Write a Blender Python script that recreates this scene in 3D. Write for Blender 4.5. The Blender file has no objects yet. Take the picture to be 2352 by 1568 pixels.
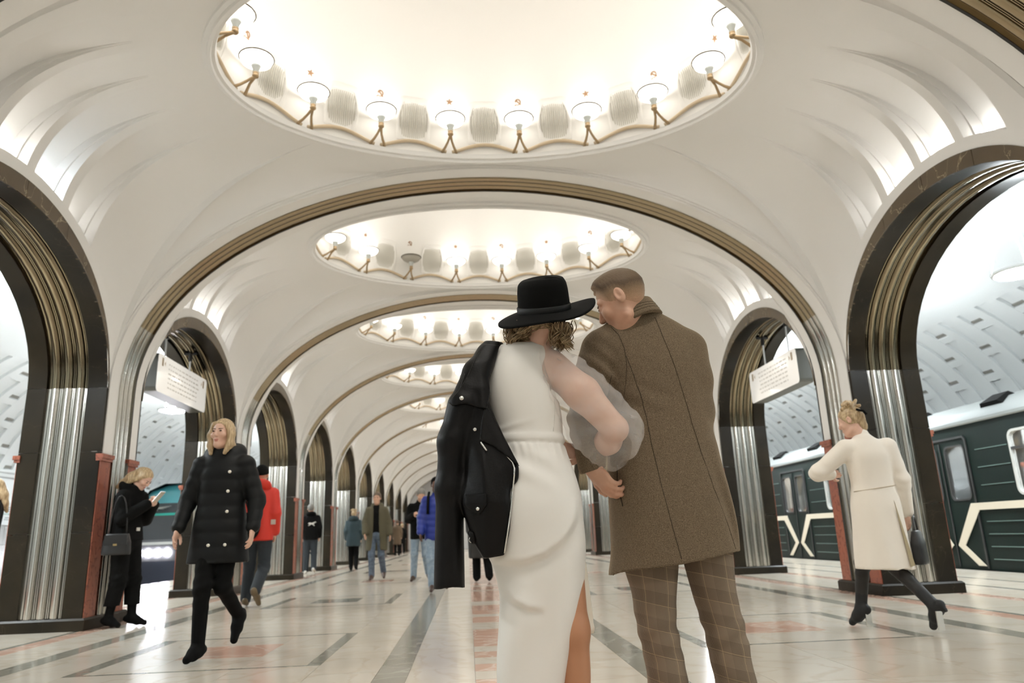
import bpy, bmesh, math, random
import numpy as np
from mathutils import Vector, Matrix

random.seed(7)
rng = np.random.default_rng(7)
SC = bpy.context.scene
COL = SC.collection
PI = math.pi

# ------------------------------------------------------------------ camera
CAM_POS = (-0.2996, 0.0, 0.7912)
YAW, PITCH, ROLL, FPX = 0.0678, 0.2596, -0.0367, 1675.5
cam_d = bpy.data.cameras.new('camera')
cam = bpy.data.objects.new('camera', cam_d)
COL.objects.link(cam)
cam_d.sensor_width = 36.0
cam_d.sensor_fit = 'HORIZONTAL'
cam_d.lens = FPX / 2352 * 36.0
cam_d.clip_start = 0.05
cam_d.clip_end = 300
_f = Vector((math.sin(YAW) * math.cos(PITCH), math.cos(YAW) * math.cos(PITCH), math.sin(PITCH)))
_r = Vector((math.cos(YAW), -math.sin(YAW), 0))
_u = _r.cross(_f)
_c, _s = math.cos(ROLL), math.sin(ROLL)
_X, _Y = _c * _r + _s * _u, -_s * _r + _c * _u
cam.matrix_world = Matrix(((_X.x, _Y.x, -_f.x, CAM_POS[0]), (_X.y, _Y.y, -_f.y, CAM_POS[1]), (_X.z, _Y.z, -_f.z, CAM_POS[2]), (0, 0, 0, 1)))
cam_d.dof.use_dof = True
cam_d.dof.focus_distance = 2.9
cam_d.dof.aperture_fstop = 3.2
SC.camera = cam

# ------------------------------------------------------------------ world, exposure
world = bpy.data.worlds.new('world')
SC.world = world
world.use_nodes = True
world.node_tree.nodes['Background'].inputs[0].default_value = (1, 0.97, 0.92, 1)
world.node_tree.nodes['Background'].inputs[1].default_value = 0.05
SC.view_settings.view_transform = 'Standard'
SC.view_settings.look = 'None'
SC.view_settings.gamma = 1.0
SC.view_settings.use_curve_mapping = False
SC.view_settings.exposure = 0.26
SC.cycles.max_bounces = 6
SC.cycles.diffuse_bounces = 4
SC.cycles.glossy_bounces = 3
SC.cycles.transmission_bounces = 4
SC.cycles.transparent_max_bounces = 8
SC.cycles.caustics_reflective = False
SC.cycles.caustics_refractive = False
SC.cycles.sample_clamp_indirect = 6.0
SC.cycles.adaptive_threshold = 0.03

LAMP_E = 2.6
FILL_W = 27.0           # downlights added at out-of-view bowls to light the floor, watts
LAMP_UP = 1.75          # upward light of each bowl, watts
COVE_E = 42.0            # lamps hidden behind the niche ledges          # nave bowl lamps
AISLE_E = 225.0         # hanging platform lamps

# ------------------------------------------------------------------ station dimensions
Y0, BAY = 8.714, 4.684            # first transverse arch ahead of the camera, bay length
W = 4.295                         # nave half width at the pillar faces
XO = 5.15                         # platform side of the pillars
PH = 0.452                        # pillar half depth along the nave
SPR, RISE, OUT_RISE = 2.55, 1.40, 1.57   # side arches
TS, TR, TA = 2.6, 2.66, 4.285     # transverse arch spring, rise, half span
KB = list(range(-2, 10))          # bays; bay 0 holds the big dome overhead
def bay_y(k): return Y0 - BAY / 2 + BAY * k
HB = BAY / 2

# ------------------------------------------------------------------ materials
MATS = {}
def mat(name, color, rough=0.5, metal=0.0, spec=0.5, noise=None, bump=None, emit=None, sheen=0.0, coat=0.0, alpha=None, trans=0.0, sss=0.0):
    """noise=(scale, colour2, detail, low, high); bump=(scale, strength)"""
    if name in MATS: return MATS[name]
    m = bpy.data.materials.new(name); m.use_nodes = True
    nt = m.node_tree; b = nt.nodes['Principled BSDF']
    b.inputs['Base Color'].default_value = (*color, 1)
    b.inputs['Roughness'].default_value = rough
    b.inputs['Metallic'].default_value = metal
    b.inputs['Specular IOR Level'].default_value = spec
    if sheen: b.inputs['Sheen Weight'].default_value = sheen; b.inputs['Sheen Roughness'].default_value = 0.6
    if coat: b.inputs['Coat Weight'].default_value = coat
    if trans: b.inputs['Transmission Weight'].default_value = trans
    if sss:
        b.inputs['Subsurface Weight'].default_value = sss
        b.inputs['Subsurface Radius'].default_value = (0.012, 0.005, 0.003)
    if alpha is not None: b.inputs['Alpha'].default_value = alpha
    if emit:
        b.inputs['Emission Color'].default_value = (*emit[0], 1); b.inputs['Emission Strength'].default_value = emit[1]
    tc = None
    if noise or bump:
        tc = nt.nodes.new('ShaderNodeTexCoord')
    if noise:
        n = nt.nodes.new('ShaderNodeTexNoise'); n.inputs['Scale'].default_value = noise[0]; n.inputs['Detail'].default_value = noise[2]
        r = nt.nodes.new('ShaderNodeValToRGB')
        r.color_ramp.elements[0].position = noise[3]; r.color_ramp.elements[1].position = noise[4]
        r.color_ramp.elements[0].color = (*color, 1); r.color_ramp.elements[1].color = (*noise[1], 1)
        nt.links.new(tc.outputs['Object'], n.inputs['Vector']); nt.links.new(n.outputs['Fac'], r.inputs['Fac'])
        nt.links.new(r.outputs['Color'], b.inputs['Base Color'])
    if bump:
        n2 = nt.nodes.new('ShaderNodeTexNoise'); n2.inputs['Scale'].default_value = bump[0]; n2.inputs['Detail'].default_value = 3
        bp = nt.nodes.new('ShaderNodeBump'); bp.inputs['Strength'].default_value = bump[1]; bp.inputs['Distance'].default_value = 0.02
        nt.links.new(tc.outputs['Object'], n2.inputs['Vector']); nt.links.new(n2.outputs['Fac'], bp.inputs['Height'])
        nt.links.new(bp.outputs['Normal'], b.inputs['Normal'])
    MATS[name] = m
    return m

def marble(name, base, vein, cloud, rough, vscale=2.5, width=0.03):
    """cloudy stone with thin veins"""
    if name in MATS: return MATS[name]
    m = bpy.data.materials.new(name); m.use_nodes = True
    nt = m.node_tree; b = nt.nodes['Principled BSDF']; N = nt.nodes.new; L = nt.links.new
    b.inputs['Roughness'].default_value = rough
    tc = N('ShaderNodeTexCoord')
    oi = N('ShaderNodeObjectInfo'); ad = N('ShaderNodeVectorMath'); ad.operation = 'ADD'
    mu = N('ShaderNodeVectorMath'); mu.operation = 'SCALE'; mu.inputs['Scale'].default_value = 0.37
    L(oi.outputs['Location'], mu.inputs[0]); L(tc.outputs['Object'], ad.inputs[0]); L(mu.outputs[0], ad.inputs[1])
    n1 = N('ShaderNodeTexNoise'); n1.inputs['Scale'].default_value = 1.3; n1.inputs['Detail'].default_value = 5
    n2 = N('ShaderNodeTexNoise'); n2.inputs['Scale'].default_value = vscale; n2.inputs['Detail'].default_value = 4; n2.inputs['Distortion'].default_value = 0.6
    L(ad.outputs[0], n1.inputs['Vector']); L(ad.outputs[0], n2.inputs['Vector'])
    r1 = N('ShaderNodeValToRGB'); r1.color_ramp.elements[0].position = 0.35; r1.color_ramp.elements[1].position = 0.68
    r1.color_ramp.elements[0].color = (*base, 1); r1.color_ramp.elements[1].color = (*cloud, 1)
    L(n1.outputs['Fac'], r1.inputs['Fac'])
    r2 = N('ShaderNodeValToRGB'); e = r2.color_ramp.elements
    e[0].position = 0.5 - width; e[0].color = (0, 0, 0, 1); e[1].position = 0.5 + width; e[1].color = (0, 0, 0, 1)
    p = e.new(0.5); p.color = (1, 1, 1, 1)
    L(n2.outputs['Fac'], r2.inputs['Fac'])
    mx = N('ShaderNodeMix'); mx.data_type = 'RGBA'; mx.inputs['B'].default_value = (*vein, 1)
    L(r2.outputs['Color'], mx.inputs['Factor']); L(r1.outputs['Color'], mx.inputs['A']); L(mx.outputs['Result'], b.inputs['Base Color'])
    MATS[name] = m
    return m

def brushed_steel(name, color, rough):
    if name in MATS: return MATS[name]
    m = bpy.data.materials.new(name); m.use_nodes = True
    nt = m.node_tree; b = nt.nodes['Principled BSDF']; N = nt.nodes.new; L = nt.links.new
    b.inputs['Base Color'].default_value = (*color, 1); b.inputs['Metallic'].default_value = 1.0
    tc = N('ShaderNodeTexCoord'); mp = N('ShaderNodeMapping'); mp.inputs['Scale'].default_value = (1.5, 1.5, 1.5)
    n = N('ShaderNodeTexNoise'); n.inputs['Scale'].default_value = 1.0; n.inputs['Detail'].default_value = 3
    L(tc.outputs['Object'], mp.inputs['Vector']); L(mp.outputs[0], n.inputs['Vector'])
    mr = N('ShaderNodeMapRange'); mr.inputs['To Min'].default_value = rough * 0.6; mr.inputs['To Max'].default_value = rough * 1.5
    L(n.outputs['Fac'], mr.inputs['Value']); L(mr.outputs[0], b.inputs['Roughness'])
    bp = N('ShaderNodeBump'); bp.inputs['Strength'].default_value = 0.03; bp.inputs['Distance'].default_value = 0.01
    L(n.outputs['Fac'], bp.inputs['Height']); L(bp.outputs[0], b.inputs['Normal'])
    MATS[name] = m
    return m

PLASTER = mat('plaster', (0.80, 0.79, 0.765), 0.6)
PLASTER_COOL = mat("aisle_plaster", (0.79, 0.81, 0.81), 0.6)
DOME_W = mat('dome_plaster', (0.84, 0.82, 0.78), 0.6)
STEEL = brushed_steel('steel', (0.56, 0.54, 0.49), 0.16)
STEEL_ARCH = brushed_steel('steel_dark_reflection', (0.215, 0.178, 0.118), 0.16)  # same steel, dark reflection under the side arches put into its colour
STEEL_WARM = brushed_steel('steel_warm_reflection', (0.36, 0.30, 0.205), 0.19)  # same steel, warm reflection on the upper transverse bands put into its colour
BLACK = marble('black_marble', (0.014, 0.012, 0.009), (0.034, 0.028, 0.019), (0.028, 0.022, 0.014), 0.28, 2.1, 0.0035)
BLACK.node_tree.nodes['Principled BSDF'].inputs['Specular IOR Level'].default_value = 0.10
BLACK_LIT = marble('black_marble_lit', (0.075, 0.052, 0.028), (0.30, 0.24, 0.15), (0.11, 0.078, 0.042), 0.25, 3.0, 0.006)  # black marble of the crescents, browned in colour for the light on it
RED = marble('red_marble', (0.27, 0.075, 0.042), (0.20, 0.06, 0.04), (0.36, 0.125, 0.075), 0.25, 6.0, 0.03)
CREAM = marble('cream_slab', (0.575, 0.51, 0.42), (0.55, 0.48, 0.39), (0.63, 0.575, 0.495), 0.17, 1.6, 0.03)
GREY = marble('grey_slab', (0.24, 0.23, 0.185), (0.36, 0.35, 0.30), (0.31, 0.295, 0.245), 0.14, 2.4, 0.03)
PINK = marble('pink_slab', (0.56, 0.34, 0.25), (0.70, 0.55, 0.45), (0.64, 0.43, 0.33), 0.14, 2.8, 0.04)
DARKLINE = mat('dark_joint', (0.16, 0.14, 0.11), 0.4)
BRONZE = mat('bronze', (0.40, 0.29, 0.17), 0.35, 0.85)
GOLD = mat('gilded_plaster', (0.62, 0.50, 0.34), 0.5, 0.2)
EMBL = mat('emblem_paint', (0.34, 0.20, 0.11), 0.6)
RIMD = mat('bowl_rim_metal', (0.10, 0.085, 0.06), 0.4, 0.4)
GREYGLASS = mat('grey_glass', (0.52, 0.55, 0.53), 0.2)
BOWL = mat('lamp_glass', (0.95, 0.94, 0.9), 0.3, emit=((1.0, 0.96, 0.90), LAMP_E))
BOWL_TOP = mat('lamp_glass_top', (0.9, 0.88, 0.84), 0.3, emit=((1.0, 0.96, 0.90), LAMP_E * 0.5))
for _m in (BOWL, BOWL_TOP): _m.cycles.emission_sampling = 'NONE'
BOWL_OFF = mat('lamp_glass_unlit', (0.38, 0.36, 0.31), 0.3)
DARK = mat('vent_dark', (0.05, 0.045, 0.04), 0.8)
BLACKGAP = mat('black_gap', (0.012, 0.011, 0.010), 0.5)
WHITE_LAMP = mat('aisle_lamp_glass', (0.95, 0.97, 1.0), 0.3, emit=((0.90, 0.97, 1.0), AISLE_E))
METAL_W = mat('white_metal', (0.75, 0.76, 0.76), 0.35, 0.2)

# ------------------------------------------------------------------ mesh helpers
class MB:
    def __init__(s): s.v = []; s.f = []
    def add(s, vs, fs):
        o = len(s.v); s.v += [tuple(map(float, v)) for v in vs]; s.f += [tuple(i + o for i in f) for f in fs]; return s
    def box(s, x0, x1, y0, y1, z0, z1):
        return s.add([(x0, y0, z0), (x1, y0, z0), (x1, y1, z0), (x0, y1, z0), (x0, y0, z1), (x1, y0, z1), (x1, y1, z1), (x0, y1, z1)],
                     [(0, 3, 2, 1), (4, 5, 6, 7), (0, 1, 5, 4), (1, 2, 6, 5), (2, 3, 7, 6), (3, 0, 4, 7)])
    def grid(s, rows, closed_u=False, closed_v=False, flip=False):
        n, m = len(rows), len(rows[0]); vs = [p for r in rows for p in r]; fs = []
        for i in range(n if closed_v else n - 1):
            for j in range(m if closed_u else m - 1):
                a, b2, c, d = i * m + j, i * m + (j + 1) % m, ((i + 1) % n) * m + (j + 1) % m, ((i + 1) % n) * m + j
                fs.append((d, c, b2, a) if flip else (a, b2, c, d))
        return s.add(vs, fs)
    def tube(s, pts, rad, seg=8, caps=True):
        if len(pts) < 2: return s
        pts = [Vector(p) for p in pts]; rs = rad if hasattr(rad, '__len__') else [rad] * len(pts)
        rows = []; up = Vector((0, 0, 1))
        t0 = (pts[1] - pts[0]).normalized()
        if abs(t0.dot(up)) > 0.95: up = Vector((1, 0, 0))
        nrm = t0.cross(up).normalized()
        for i, p in enumerate(pts):
            t = (pts[min(i + 1, len(pts) - 1)] - pts[max(i - 1, 0)]).normalized()
            nrm = (nrm - t * nrm.dot(t)).normalized(); bn = t.cross(nrm)
            rows.append([p + rs[i] * (math.cos(a) * nrm + math.sin(a) * bn) for a in [2 * PI * k / seg for k in range(seg)]])
        o = len(s.v); s.grid(rows, closed_u=True)
        if caps:
            s.f.append(tuple(o + k for k in range(seg))[::-1]); s.f.append(tuple(o + (len(pts) - 1) * seg + k for k in range(seg)))
        return s
    def lathe(s, prof, seg=24, sx=1.0, sy=1.0, c=(0, 0, 0)):
        rows = [[(c[0] + r * sx * math.cos(2 * PI * k / seg), c[1] + r * sy * math.sin(2 * PI * k / seg), c[2] + z) for k in range(seg)] for r, z in prof]
        return s.grid(rows, closed_u=True)
    def prism(s, poly, z0, z1, M=None):
        n = len(poly); vs = [(x, y, z0) for x, y in poly] + [(x, y, z1) for x, y in poly]
        if M: vs = [tuple(M @ Vector(v)) for v in vs]
        return s.add(vs, [tuple(range(n))[::-1], tuple(range(n, 2 * n))] + [(i, (i + 1) % n, (i + 1) % n + n, i + n) for i in range(n)])
    def mesh(s, name, m, smooth=False):
        me = bpy.data.meshes.new(name); me.from_pydata(s.v, [], s.f); me.materials.append(m)
        if smooth: me.shade_smooth()
        me.update(); return me
    def build(s, name, m, parent=None, smooth=False, loc=None):
        return link(name, s.mesh(name, m, smooth), parent, loc)

def link(name, me, parent=None, loc=None, rot=None, mw=None):
    o = bpy.data.objects.new(name, me); COL.objects.link(o)
    if parent: o.parent = parent
    if loc is not None: o.location = loc
    if rot is not None: o.rotation_euler = rot
    if mw is not None: o.matrix_local = mw
    return o
def tag(o, label=None, cat=None, group=None, kind=None):
    if label: o['label'] = label
    if cat: o['category'] = cat
    if group: o['group'] = group
    if kind: o['kind'] = kind
    return o
def thing(name, label, cat, loc=(0, 0, 0), rotz=0.0, group=None):
    o = bpy.data.objects.new(name, None); COL.objects.link(o); o.location = loc; o.rotation_euler = (0, 0, rotz)
    o.empty_display_size = 0.1
    return tag(o, label, cat, group)
def autosmooth(me, deg=35):
    me.shade_smooth()
    try: me.set_sharp_from_angle(angle=math.radians(deg))
    except Exception: pass
    return me
def copy_tree(o, parent=None):
    c = o.copy(); COL.objects.link(c); c.parent = parent
    for ch in list(o.children): copy_tree(ch, c)
    return c
ORD = ['first', 'second', 'third', 'fourth', 'fifth', 'sixth', 'seventh', 'eighth', 'ninth', 'tenth', 'eleventh', 'twelfth', 'thirteenth', 'fourteenth', 'fifteenth', 'sixteenth']

# ================================================================== NAVE
# ---- swept profiles -------------------------------------------------
def side_path(rise, n=28):
    """intrados of a side arch in (y, z) from -PHI to PHI, bay-local"""
    hs = HB - PH
    return [(-hs * math.cos(PI * i / n), SPR + rise * math.sin(PI * i / n)) for i in range(n + 1)]
def flute_profile(w, n, depth, rib=0.012):
    """n convex flutes over width w: list of (u, height toward the opening)"""
    out = [(0, 0), (0.0, -depth)]
    gap = w * 0.095; fw = (w - gap * (n + 1)) / n; u = 0
    for i in range(n):
        for g0 in (0.12, 0.56): out += [(u + gap * g0, -depth), (u + gap * (g0 + .06), -depth + rib), (u + gap * (g0 + .26), -depth + rib), (u + gap * (g0 + .32), -depth)]
        u += gap
        for j in range(7):
            a = PI * j / 6
            out.append((u + fw * (0.5 - 0.5 * math.cos(a)), -depth + depth * 1.05 * math.sin(a) ** 0.75))
        u += fw
    out += [(u + gap * 0.2, -depth), (w, -depth), (w, 0)]
    return out
BW1, SW = 0.21, 0.44               # black strip, steel strip
BW2 = XO - W - BW1 - SW
FL = flute_profile(SW, 3, 0.035)
def sweep_side(prof, x0, path):
    rows = []
    for i, (y, z) in enumerate(path):
        a = path[max(i - 1, 0)]; b = path[min(i + 1, len(path) - 1)]
        t = Vector((0, b[0] - a[0], b[1] - a[1])).normalized(); nrm = Vector((0, t.z, -t.y))   # toward the opening
        rows.append([(x0 + u, y + h * nrm.y, z + h * nrm.z) for u, h in prof])
    return rows

arc = side_path(RISE)
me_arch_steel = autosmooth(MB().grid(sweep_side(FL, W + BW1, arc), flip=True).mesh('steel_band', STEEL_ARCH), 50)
me_arch_b1 = MB().grid(sweep_side([(0, -0.05), (0, 0.0), (BW1, 0.0), (BW1, -0.05)], W, arc), flip=True).mesh('marble_band', BLACK)
me_arch_b2 = MB().grid(sweep_side([(0, -0.05), (0, 0.0), (BW2, 0.0), (BW2, -0.05)], W + BW1 + SW, arc), flip=True).mesh('marble_band', BLACK)
for me in (me_arch_b1, me_arch_b2): autosmooth(me, 40)
# crescent of marble on the nave face, cut into blocks
crescents = []
NS = 8
for q in range(NS):
    lo = 0.001 + q * (PI - 0.002) / NS; hi = 0.001 + (q + 1) * (PI - 0.002) / NS
    b = MB(); hs = HB - PH
    rows_i = []; rows_o = []
    for j in range(9):
        t = lo + (hi - lo - 0.004) * j / 8
        rows_i.append((-hs * math.cos(t), SPR + RISE * math.sin(t))); rows_o.append((-(hs + 0.012) * math.cos(t), SPR + OUT_RISE * math.sin(t)))
    for xa in (0,):
        x0, x1 = W - 0.012, W + 0.03
        b.grid([[(x0, y, z) for y, z in rows_o], [(x0, y, z) for y, z in rows_i], [(x1, y, z) for y, z in rows_i], [(x1, y, z) for y, z in rows_o]], closed_v=True)
        for e in (0, 8):
            b.add([(x0, *rows_o[e]), (x0, *rows_i[e]), (x1, *rows_i[e]), (x1, *rows_o[e])], [(0, 1, 2, 3)])
    crescents.append(b.mesh('arch_block', BLACK_LIT))
# platform-side spandrel wall
b = MB(); hs = HB - PH
top = 4.15
ys = [-HB, -hs] + [y for y, z in arc[1:-1]] + [hs, HB]
zs = [SPR, SPR] + [z for y, z in arc[1:-1]] + [SPR, SPR]
b.grid([[(XO, y, top) for y in ys], [(XO, y, z) for y, z in zip(ys, zs)]])
me_spandrel = b.mesh('wall', PLASTER_COOL)

# ---- pillar ---------------------------------------------------------
def mk_pillar_meshes():
    M = {}
    z0, z1 = 0.12, SPR
    zc = 1.74
    M['core'] = MB().box(W + 0.02, XO - 0.02, -PH + 0.045, PH - 0.045, 0, SPR + 0.3).mesh('core', PLASTER)
    # steel cladding on the +y and -y faces, black marble slabs beside it
    def face(s):
        rows = [[(W + BW1 + u, s * (PH + h), z) for u, h in FL] for z in (z0, 0.9, 1.7, z1)]
        return autosmooth(MB().grid(rows, flip=(s > 0)).mesh('steel_cladding', STEEL), 50)
    M['steel'] = [face(1), face(-1)]
    slabs = []
    for s in (1, -1):
        for xa, xb in ((W, W + BW1), (W + BW1 + SW, XO)):
            for za, zb in ((z0, 0.98), (0.98, 1.84), (1.84, z1)):
                slabs.append(MB().box(xa, xb, min(s * PH, s * (PH - 0.09)), max(s * PH, s * (PH - 0.09)), za + 0.002, zb - 0.002).mesh('marble_slab', BLACK))
    M['slabs'] = slabs
    # nave and platform faces: red slabs below, plaster above
    red = []; cap = []
    for xa, xb, cx0, cx1 in ((W - 0.012, W + 0.03, W - 0.045, W + 0.03), (XO - 0.03, XO + 0.012, XO - 0.03, XO + 0.045)):
        for s in (1, -1):
            ya, yb = sorted((s * 0.205, s * (PH - 0.012)))
            red.append(MB().box(xa, xb, ya, yb, z0, zc).mesh('red_marble_slab', RED))
            b = MB(); b.box(cx0 + (0.012 if xa < W else 0), cx1 - (0 if xa < W else 0.012), ya - 0.005, yb + 0.02, zc, zc + 0.03)
            b.box(cx0, cx1, ya - 0.01, yb + 0.03, zc + 0.03, zc + 0.075)
            cap.append(b.mesh('capital', RED))
    M['red'] = red; M['cap'] = cap
    b = MB()
    o = 0.05
    b.box(W - o, XO + o, -PH - o, PH + o, 0, 0.105)
    b.grid([[(W - o, -PH - o, 0.105), (XO + o, -PH - o, 0.105), (XO + o, PH + o, 0.105), (W - o, PH + o, 0.105)],
            [(W - o + 0.02, -PH - o + 0.02, 0.125), (XO + o - 0.02, -PH - o + 0.02, 0.125), (XO + o - 0.02, PH + o - 0.02, 0.125), (W - o + 0.02, PH + o - 0.02, 0.125)]], closed_u=True)
    M['plinth'] = b.mesh('plinth', BLACK)
    return M
PM = mk_pillar_meshes()
PILLAR_NOTE = {(-1, 0): 'fluted steel and black marble pillar the woman with a phone leans on',
               (-1, 1): 'fluted steel pillar behind the woman in the black padded coat',
               (-1, 2): 'fluted steel pillar just past the red jacket on the arrivals side',
               (1, 0): 'fluted steel and black marble pillar behind the woman in white coat',
               (1, 1): 'fluted steel pillar between the brown coat and the hanging sign'}
def pillar(side, n):
    lab = PILLAR_NOTE.get((side, n)) or f"fluted steel pillar, {ORD[n + 2]} down the {'blue train' if side < 0 else 'green train'} side row"
    p = thing('pillar', lab, 'pillar', (0, Y0 + BAY * n, 0), 0 if side > 0 else PI, 'fluted steel pillars of the nave')
    link('core', PM['core'], p); link('plinth', PM['plinth'], p)
    for me in PM['steel']: link('steel_cladding', me, p)
    for me in PM['slabs']: link('marble_slab', me, p)
    for me in PM['red']: link('red_marble_slab', me, p)
    for me in PM['cap']: link('capital', me, p)
for n in range(-2, 10):
    for s in (-1, 1): pillar(s, n)

# ---- transverse arches ----------------------------------------------
def t_path(n=56, z0=0.12):
    pts = [(TA, z0), (TA, 1.0), (TA, 1.8), (TA, 2.3)]
    pts += [(TA * math.cos(PI * i / n), TS + TR * math.sin(PI * i / n)) for i in range(n + 1)]
    pts += [(-TA, 2.3), (-TA, 1.8), (-TA, 1.0), (-TA, z0)]
    return pts
def sweep_t(prof, path):
    rows = []
    for i, (x, z) in enumerate(path):
        a = path[max(i - 1, 0)]; b = path[min(i + 1, len(path) - 1)]
        t = Vector((b[0] - a[0], 0, b[1] - a[1])).normalized(); nrm = Vector((-t.z, 0, t.x))   # inward
        rows.append([(x + h * nrm.x, y, z + h * nrm.z) for y, h in prof])
    return rows
tp = t_path()
fl = flute_profile(0.36, 3, 0.03)
_tr = sweep_t([(-0.18 + u, h + 0.012) for u, h in fl], tp); _i0 = 9
me_tband = autosmooth(MB().grid(_tr[_i0:-_i0]).mesh('steel_band', STEEL_WARM), 50)
me_tjamb = autosmooth(MB().grid(_tr[:_i0 + 1]).grid(_tr[-_i0 - 1:]).mesh('steel_jamb', STEEL), 50)
me_tgap = MB().grid(sweep_t([(0.18, 0.006), (0.182, 0.014), (0.204, 0.014), (0.206, 0.0)], tp)).mesh('shadow_joint', BLACKGAP)
up_path = [p for p in tp if p[1] > 1.75]
def collar(s):
    pr = [(0.206 if s > 0 else 0.18, -0.03), (0.206 if s > 0 else 0.18, 0.0), (0.40, 0.0), (0.40, -0.022), (0.425, -0.022), (0.425, -0.045), (0.45, -0.045), (0.45, -0.10)]
    pr = [(s * y, h) for y, h in pr]
    return autosmooth(MB().grid(sweep_t(pr, up_path), flip=(s < 0)).mesh('plaster_collar', PLASTER), 30)
me_c1, me_c2 = collar(1), collar(-1)
for n in range(-2, 10):
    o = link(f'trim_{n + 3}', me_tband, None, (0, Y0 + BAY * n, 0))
    tag(o, f"fluted steel arch band with reflected tone in its colour across the nave, {ORD[n + 2]} in line", None, None, 'structure')
    link('steel_jamb', me_tjamb, o); link('shadow_joint', me_tgap, o); link('plaster_collar', me_c1, o); link('plaster_collar', me_c2, o)

# ---- vault bay ------------------------------------------------------
RA, RB, RZ = 2.72, 1.75, 5.285     # dome rim
YB = HB - 0.44
def vault_mesh():
    tcn = math.radians(47)
    NV = 20
    niches = [-0.93, -0.31, 0.31, 0.93]; NW = 0.25; ST = 0.022
    ysamp = set(np.linspace(-YB, YB, 25).round(4).tolist())
    for c in niches:
        for s in (-1, 1):
            for d in (-NW, -NW + 0.004, -NW + ST, -NW + ST + 0.004): ysamp.add(round(c + s * d, 4))
    ysamp = sorted(ysamp)
    vs = sorted(set(np.linspace(0, 1, NV).round(4).tolist() + [0.06, 0.064]))
    hs = HB - PH + 0.012
    ring = []   # (P, Q, alpha, niche depth)
    def side(sx):
        out = []
        for y in ysamp:
            yy = max(-0.9995, min(0.9995, y / hs))
            z = SPR + OUT_RISE * math.sqrt(1 - yy * yy)
            t = tcn * y / YB
            dep = 0
            for c in niches:
                e = NW - abs(y - c)
                if e > ST + 0.002: dep = 1.0
                elif e > 0.002: dep = max(dep, 0.5)
            out.append(((sx * W, y, z), (sx * RA * math.cos(t), RB * math.sin(t), RZ), 0.06, dep))
        return out
    def trans(sy):
        out = []
        n = 48
        xs = [TA * math.cos(PI * i / n) for i in range(n + 1)]
        for i, x in enumerate(xs):
            z = TS + TR * math.sin(PI * i / n) + 0.05
            xx = x * RA * math.cos(tcn) / TA
            t = math.acos(max(-1, min(1, xx / RA)))
            out.append(((x, sy * YB, z), (RA * math.cos(t), sy * RB * math.sin(t), RZ), 0.22, 0))
        return out
    ring = side(1) + trans(1)[1:-1] + side(-1)[::-1] + trans(-1)[::-1][1:-1]
    rows = []
    for v in vs:
        row = []
        for P, Q, al, dep in ring:
            C = (P[0] + al * (Q[0] - P[0]), P[1] + al * (Q[1] - P[1]), P[2] + 0.86 * (Q[2] - P[2]))
            p = [(1 - v) ** 2 * P[i] + 2 * v * (1 - v) * C[i] + v * v * Q[i] for i in range(3)]
            if dep and v > 0.062:
                k = max(0.0, 1 - v / 0.85); k = k * k * (3 - 2 * k)
                d = 0.22 * dep * k
                sx = 1 if P[0] > 0 else -1
                tn = [2 * (1 - v) * (C[i] - P[i]) + 2 * v * (Q[i] - C[i]) for i in (0, 2)]
                ln = math.hypot(*tn) or 1
                nx, nz = (tn[1] / ln, -tn[0] / ln)
                if nx * sx < 0: nx, nz = -nx, -nz
                p[0] += nx * d; p[2] += nz * d
            row.append(tuple(p))
        rows.append(row)
    me = MB().grid(rows, closed_u=True).mesh('ceiling', PLASTER)
    return autosmooth(me, 28)
me_vault = vault_mesh()
# lamps hidden on the niche ledges
COVE = mat('cove_tube', (1, 1, 1), 0.4, emit=((1.0, 0.98, 0.95), COVE_E)); COVE_B = mat('cove_tube_cool', (1, 1, 1), 0.4, emit=((0.80, 0.90, 1.0), COVE_E))
def cove_mesh(m, nm):
    return MB().box(-0.012, 0.012, -0.21, 0.21, 0.0, 0.02).mesh(nm, m)
me_cove, me_cove_b = cove_mesh(COVE, 'cove_lamp'), cove_mesh(COVE_B, 'cove_lamp')

# ---- dome -----------------------------------------------------------
def ell_rows(prof, seg=96):
    """prof: list of (da, z): ellipse with semi-axes RA+da, RB+da"""
    return [[((RA + d) * math.cos(2 * PI * k / seg), (RB + d) * math.sin(2 * PI * k / seg), z) for k in range(seg)] for d, z in prof]
rim_prof = [(0.03, RZ + 0.03), (0.02, RZ - 0.030), (-0.018, RZ - 0.040), (-0.024, RZ - 0.072), (-0.056, RZ - 0.078), (-0.062, RZ - 0.048), (-0.094, RZ - 0.042), (-0.100, RZ - 0.004), (-0.106, RZ + 0.010), (0.0, RZ + 0.016)]
me_rim = autosmooth(MB().grid(ell_rows(rim_prof), closed_u=True).mesh('dome_rim', PLASTER), 40)
dome_pts = [(1.0, 0.0), (1.0, 0.2), (0.998, 0.35), (0.985, 0.6), (0.955, 0.85), (0.90, 1.08), (0.80, 1.30), (0.66, 1.48), (0.48, 1.62), (0.28, 1.71), (0.1, 1.745), (0.0, 1.75)]
DA, DB = RA - 0.02, RB - 0.02
rows = [[(DA * r * math.cos(2 * PI * k / 96), DB * r * math.sin(2 * PI * k / 96), RZ + z) for k in range(96)] for r, z in dome_pts]
me_dome = MB().grid(rows, closed_u=True).mesh('dome_shell', DOME_W, True)
def dome_r(z):
    zs_ = [p[1] for p in dome_pts]; rs_ = [p[0] for p in dome_pts]
    return float(np.interp(z, zs_, rs_))
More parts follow.
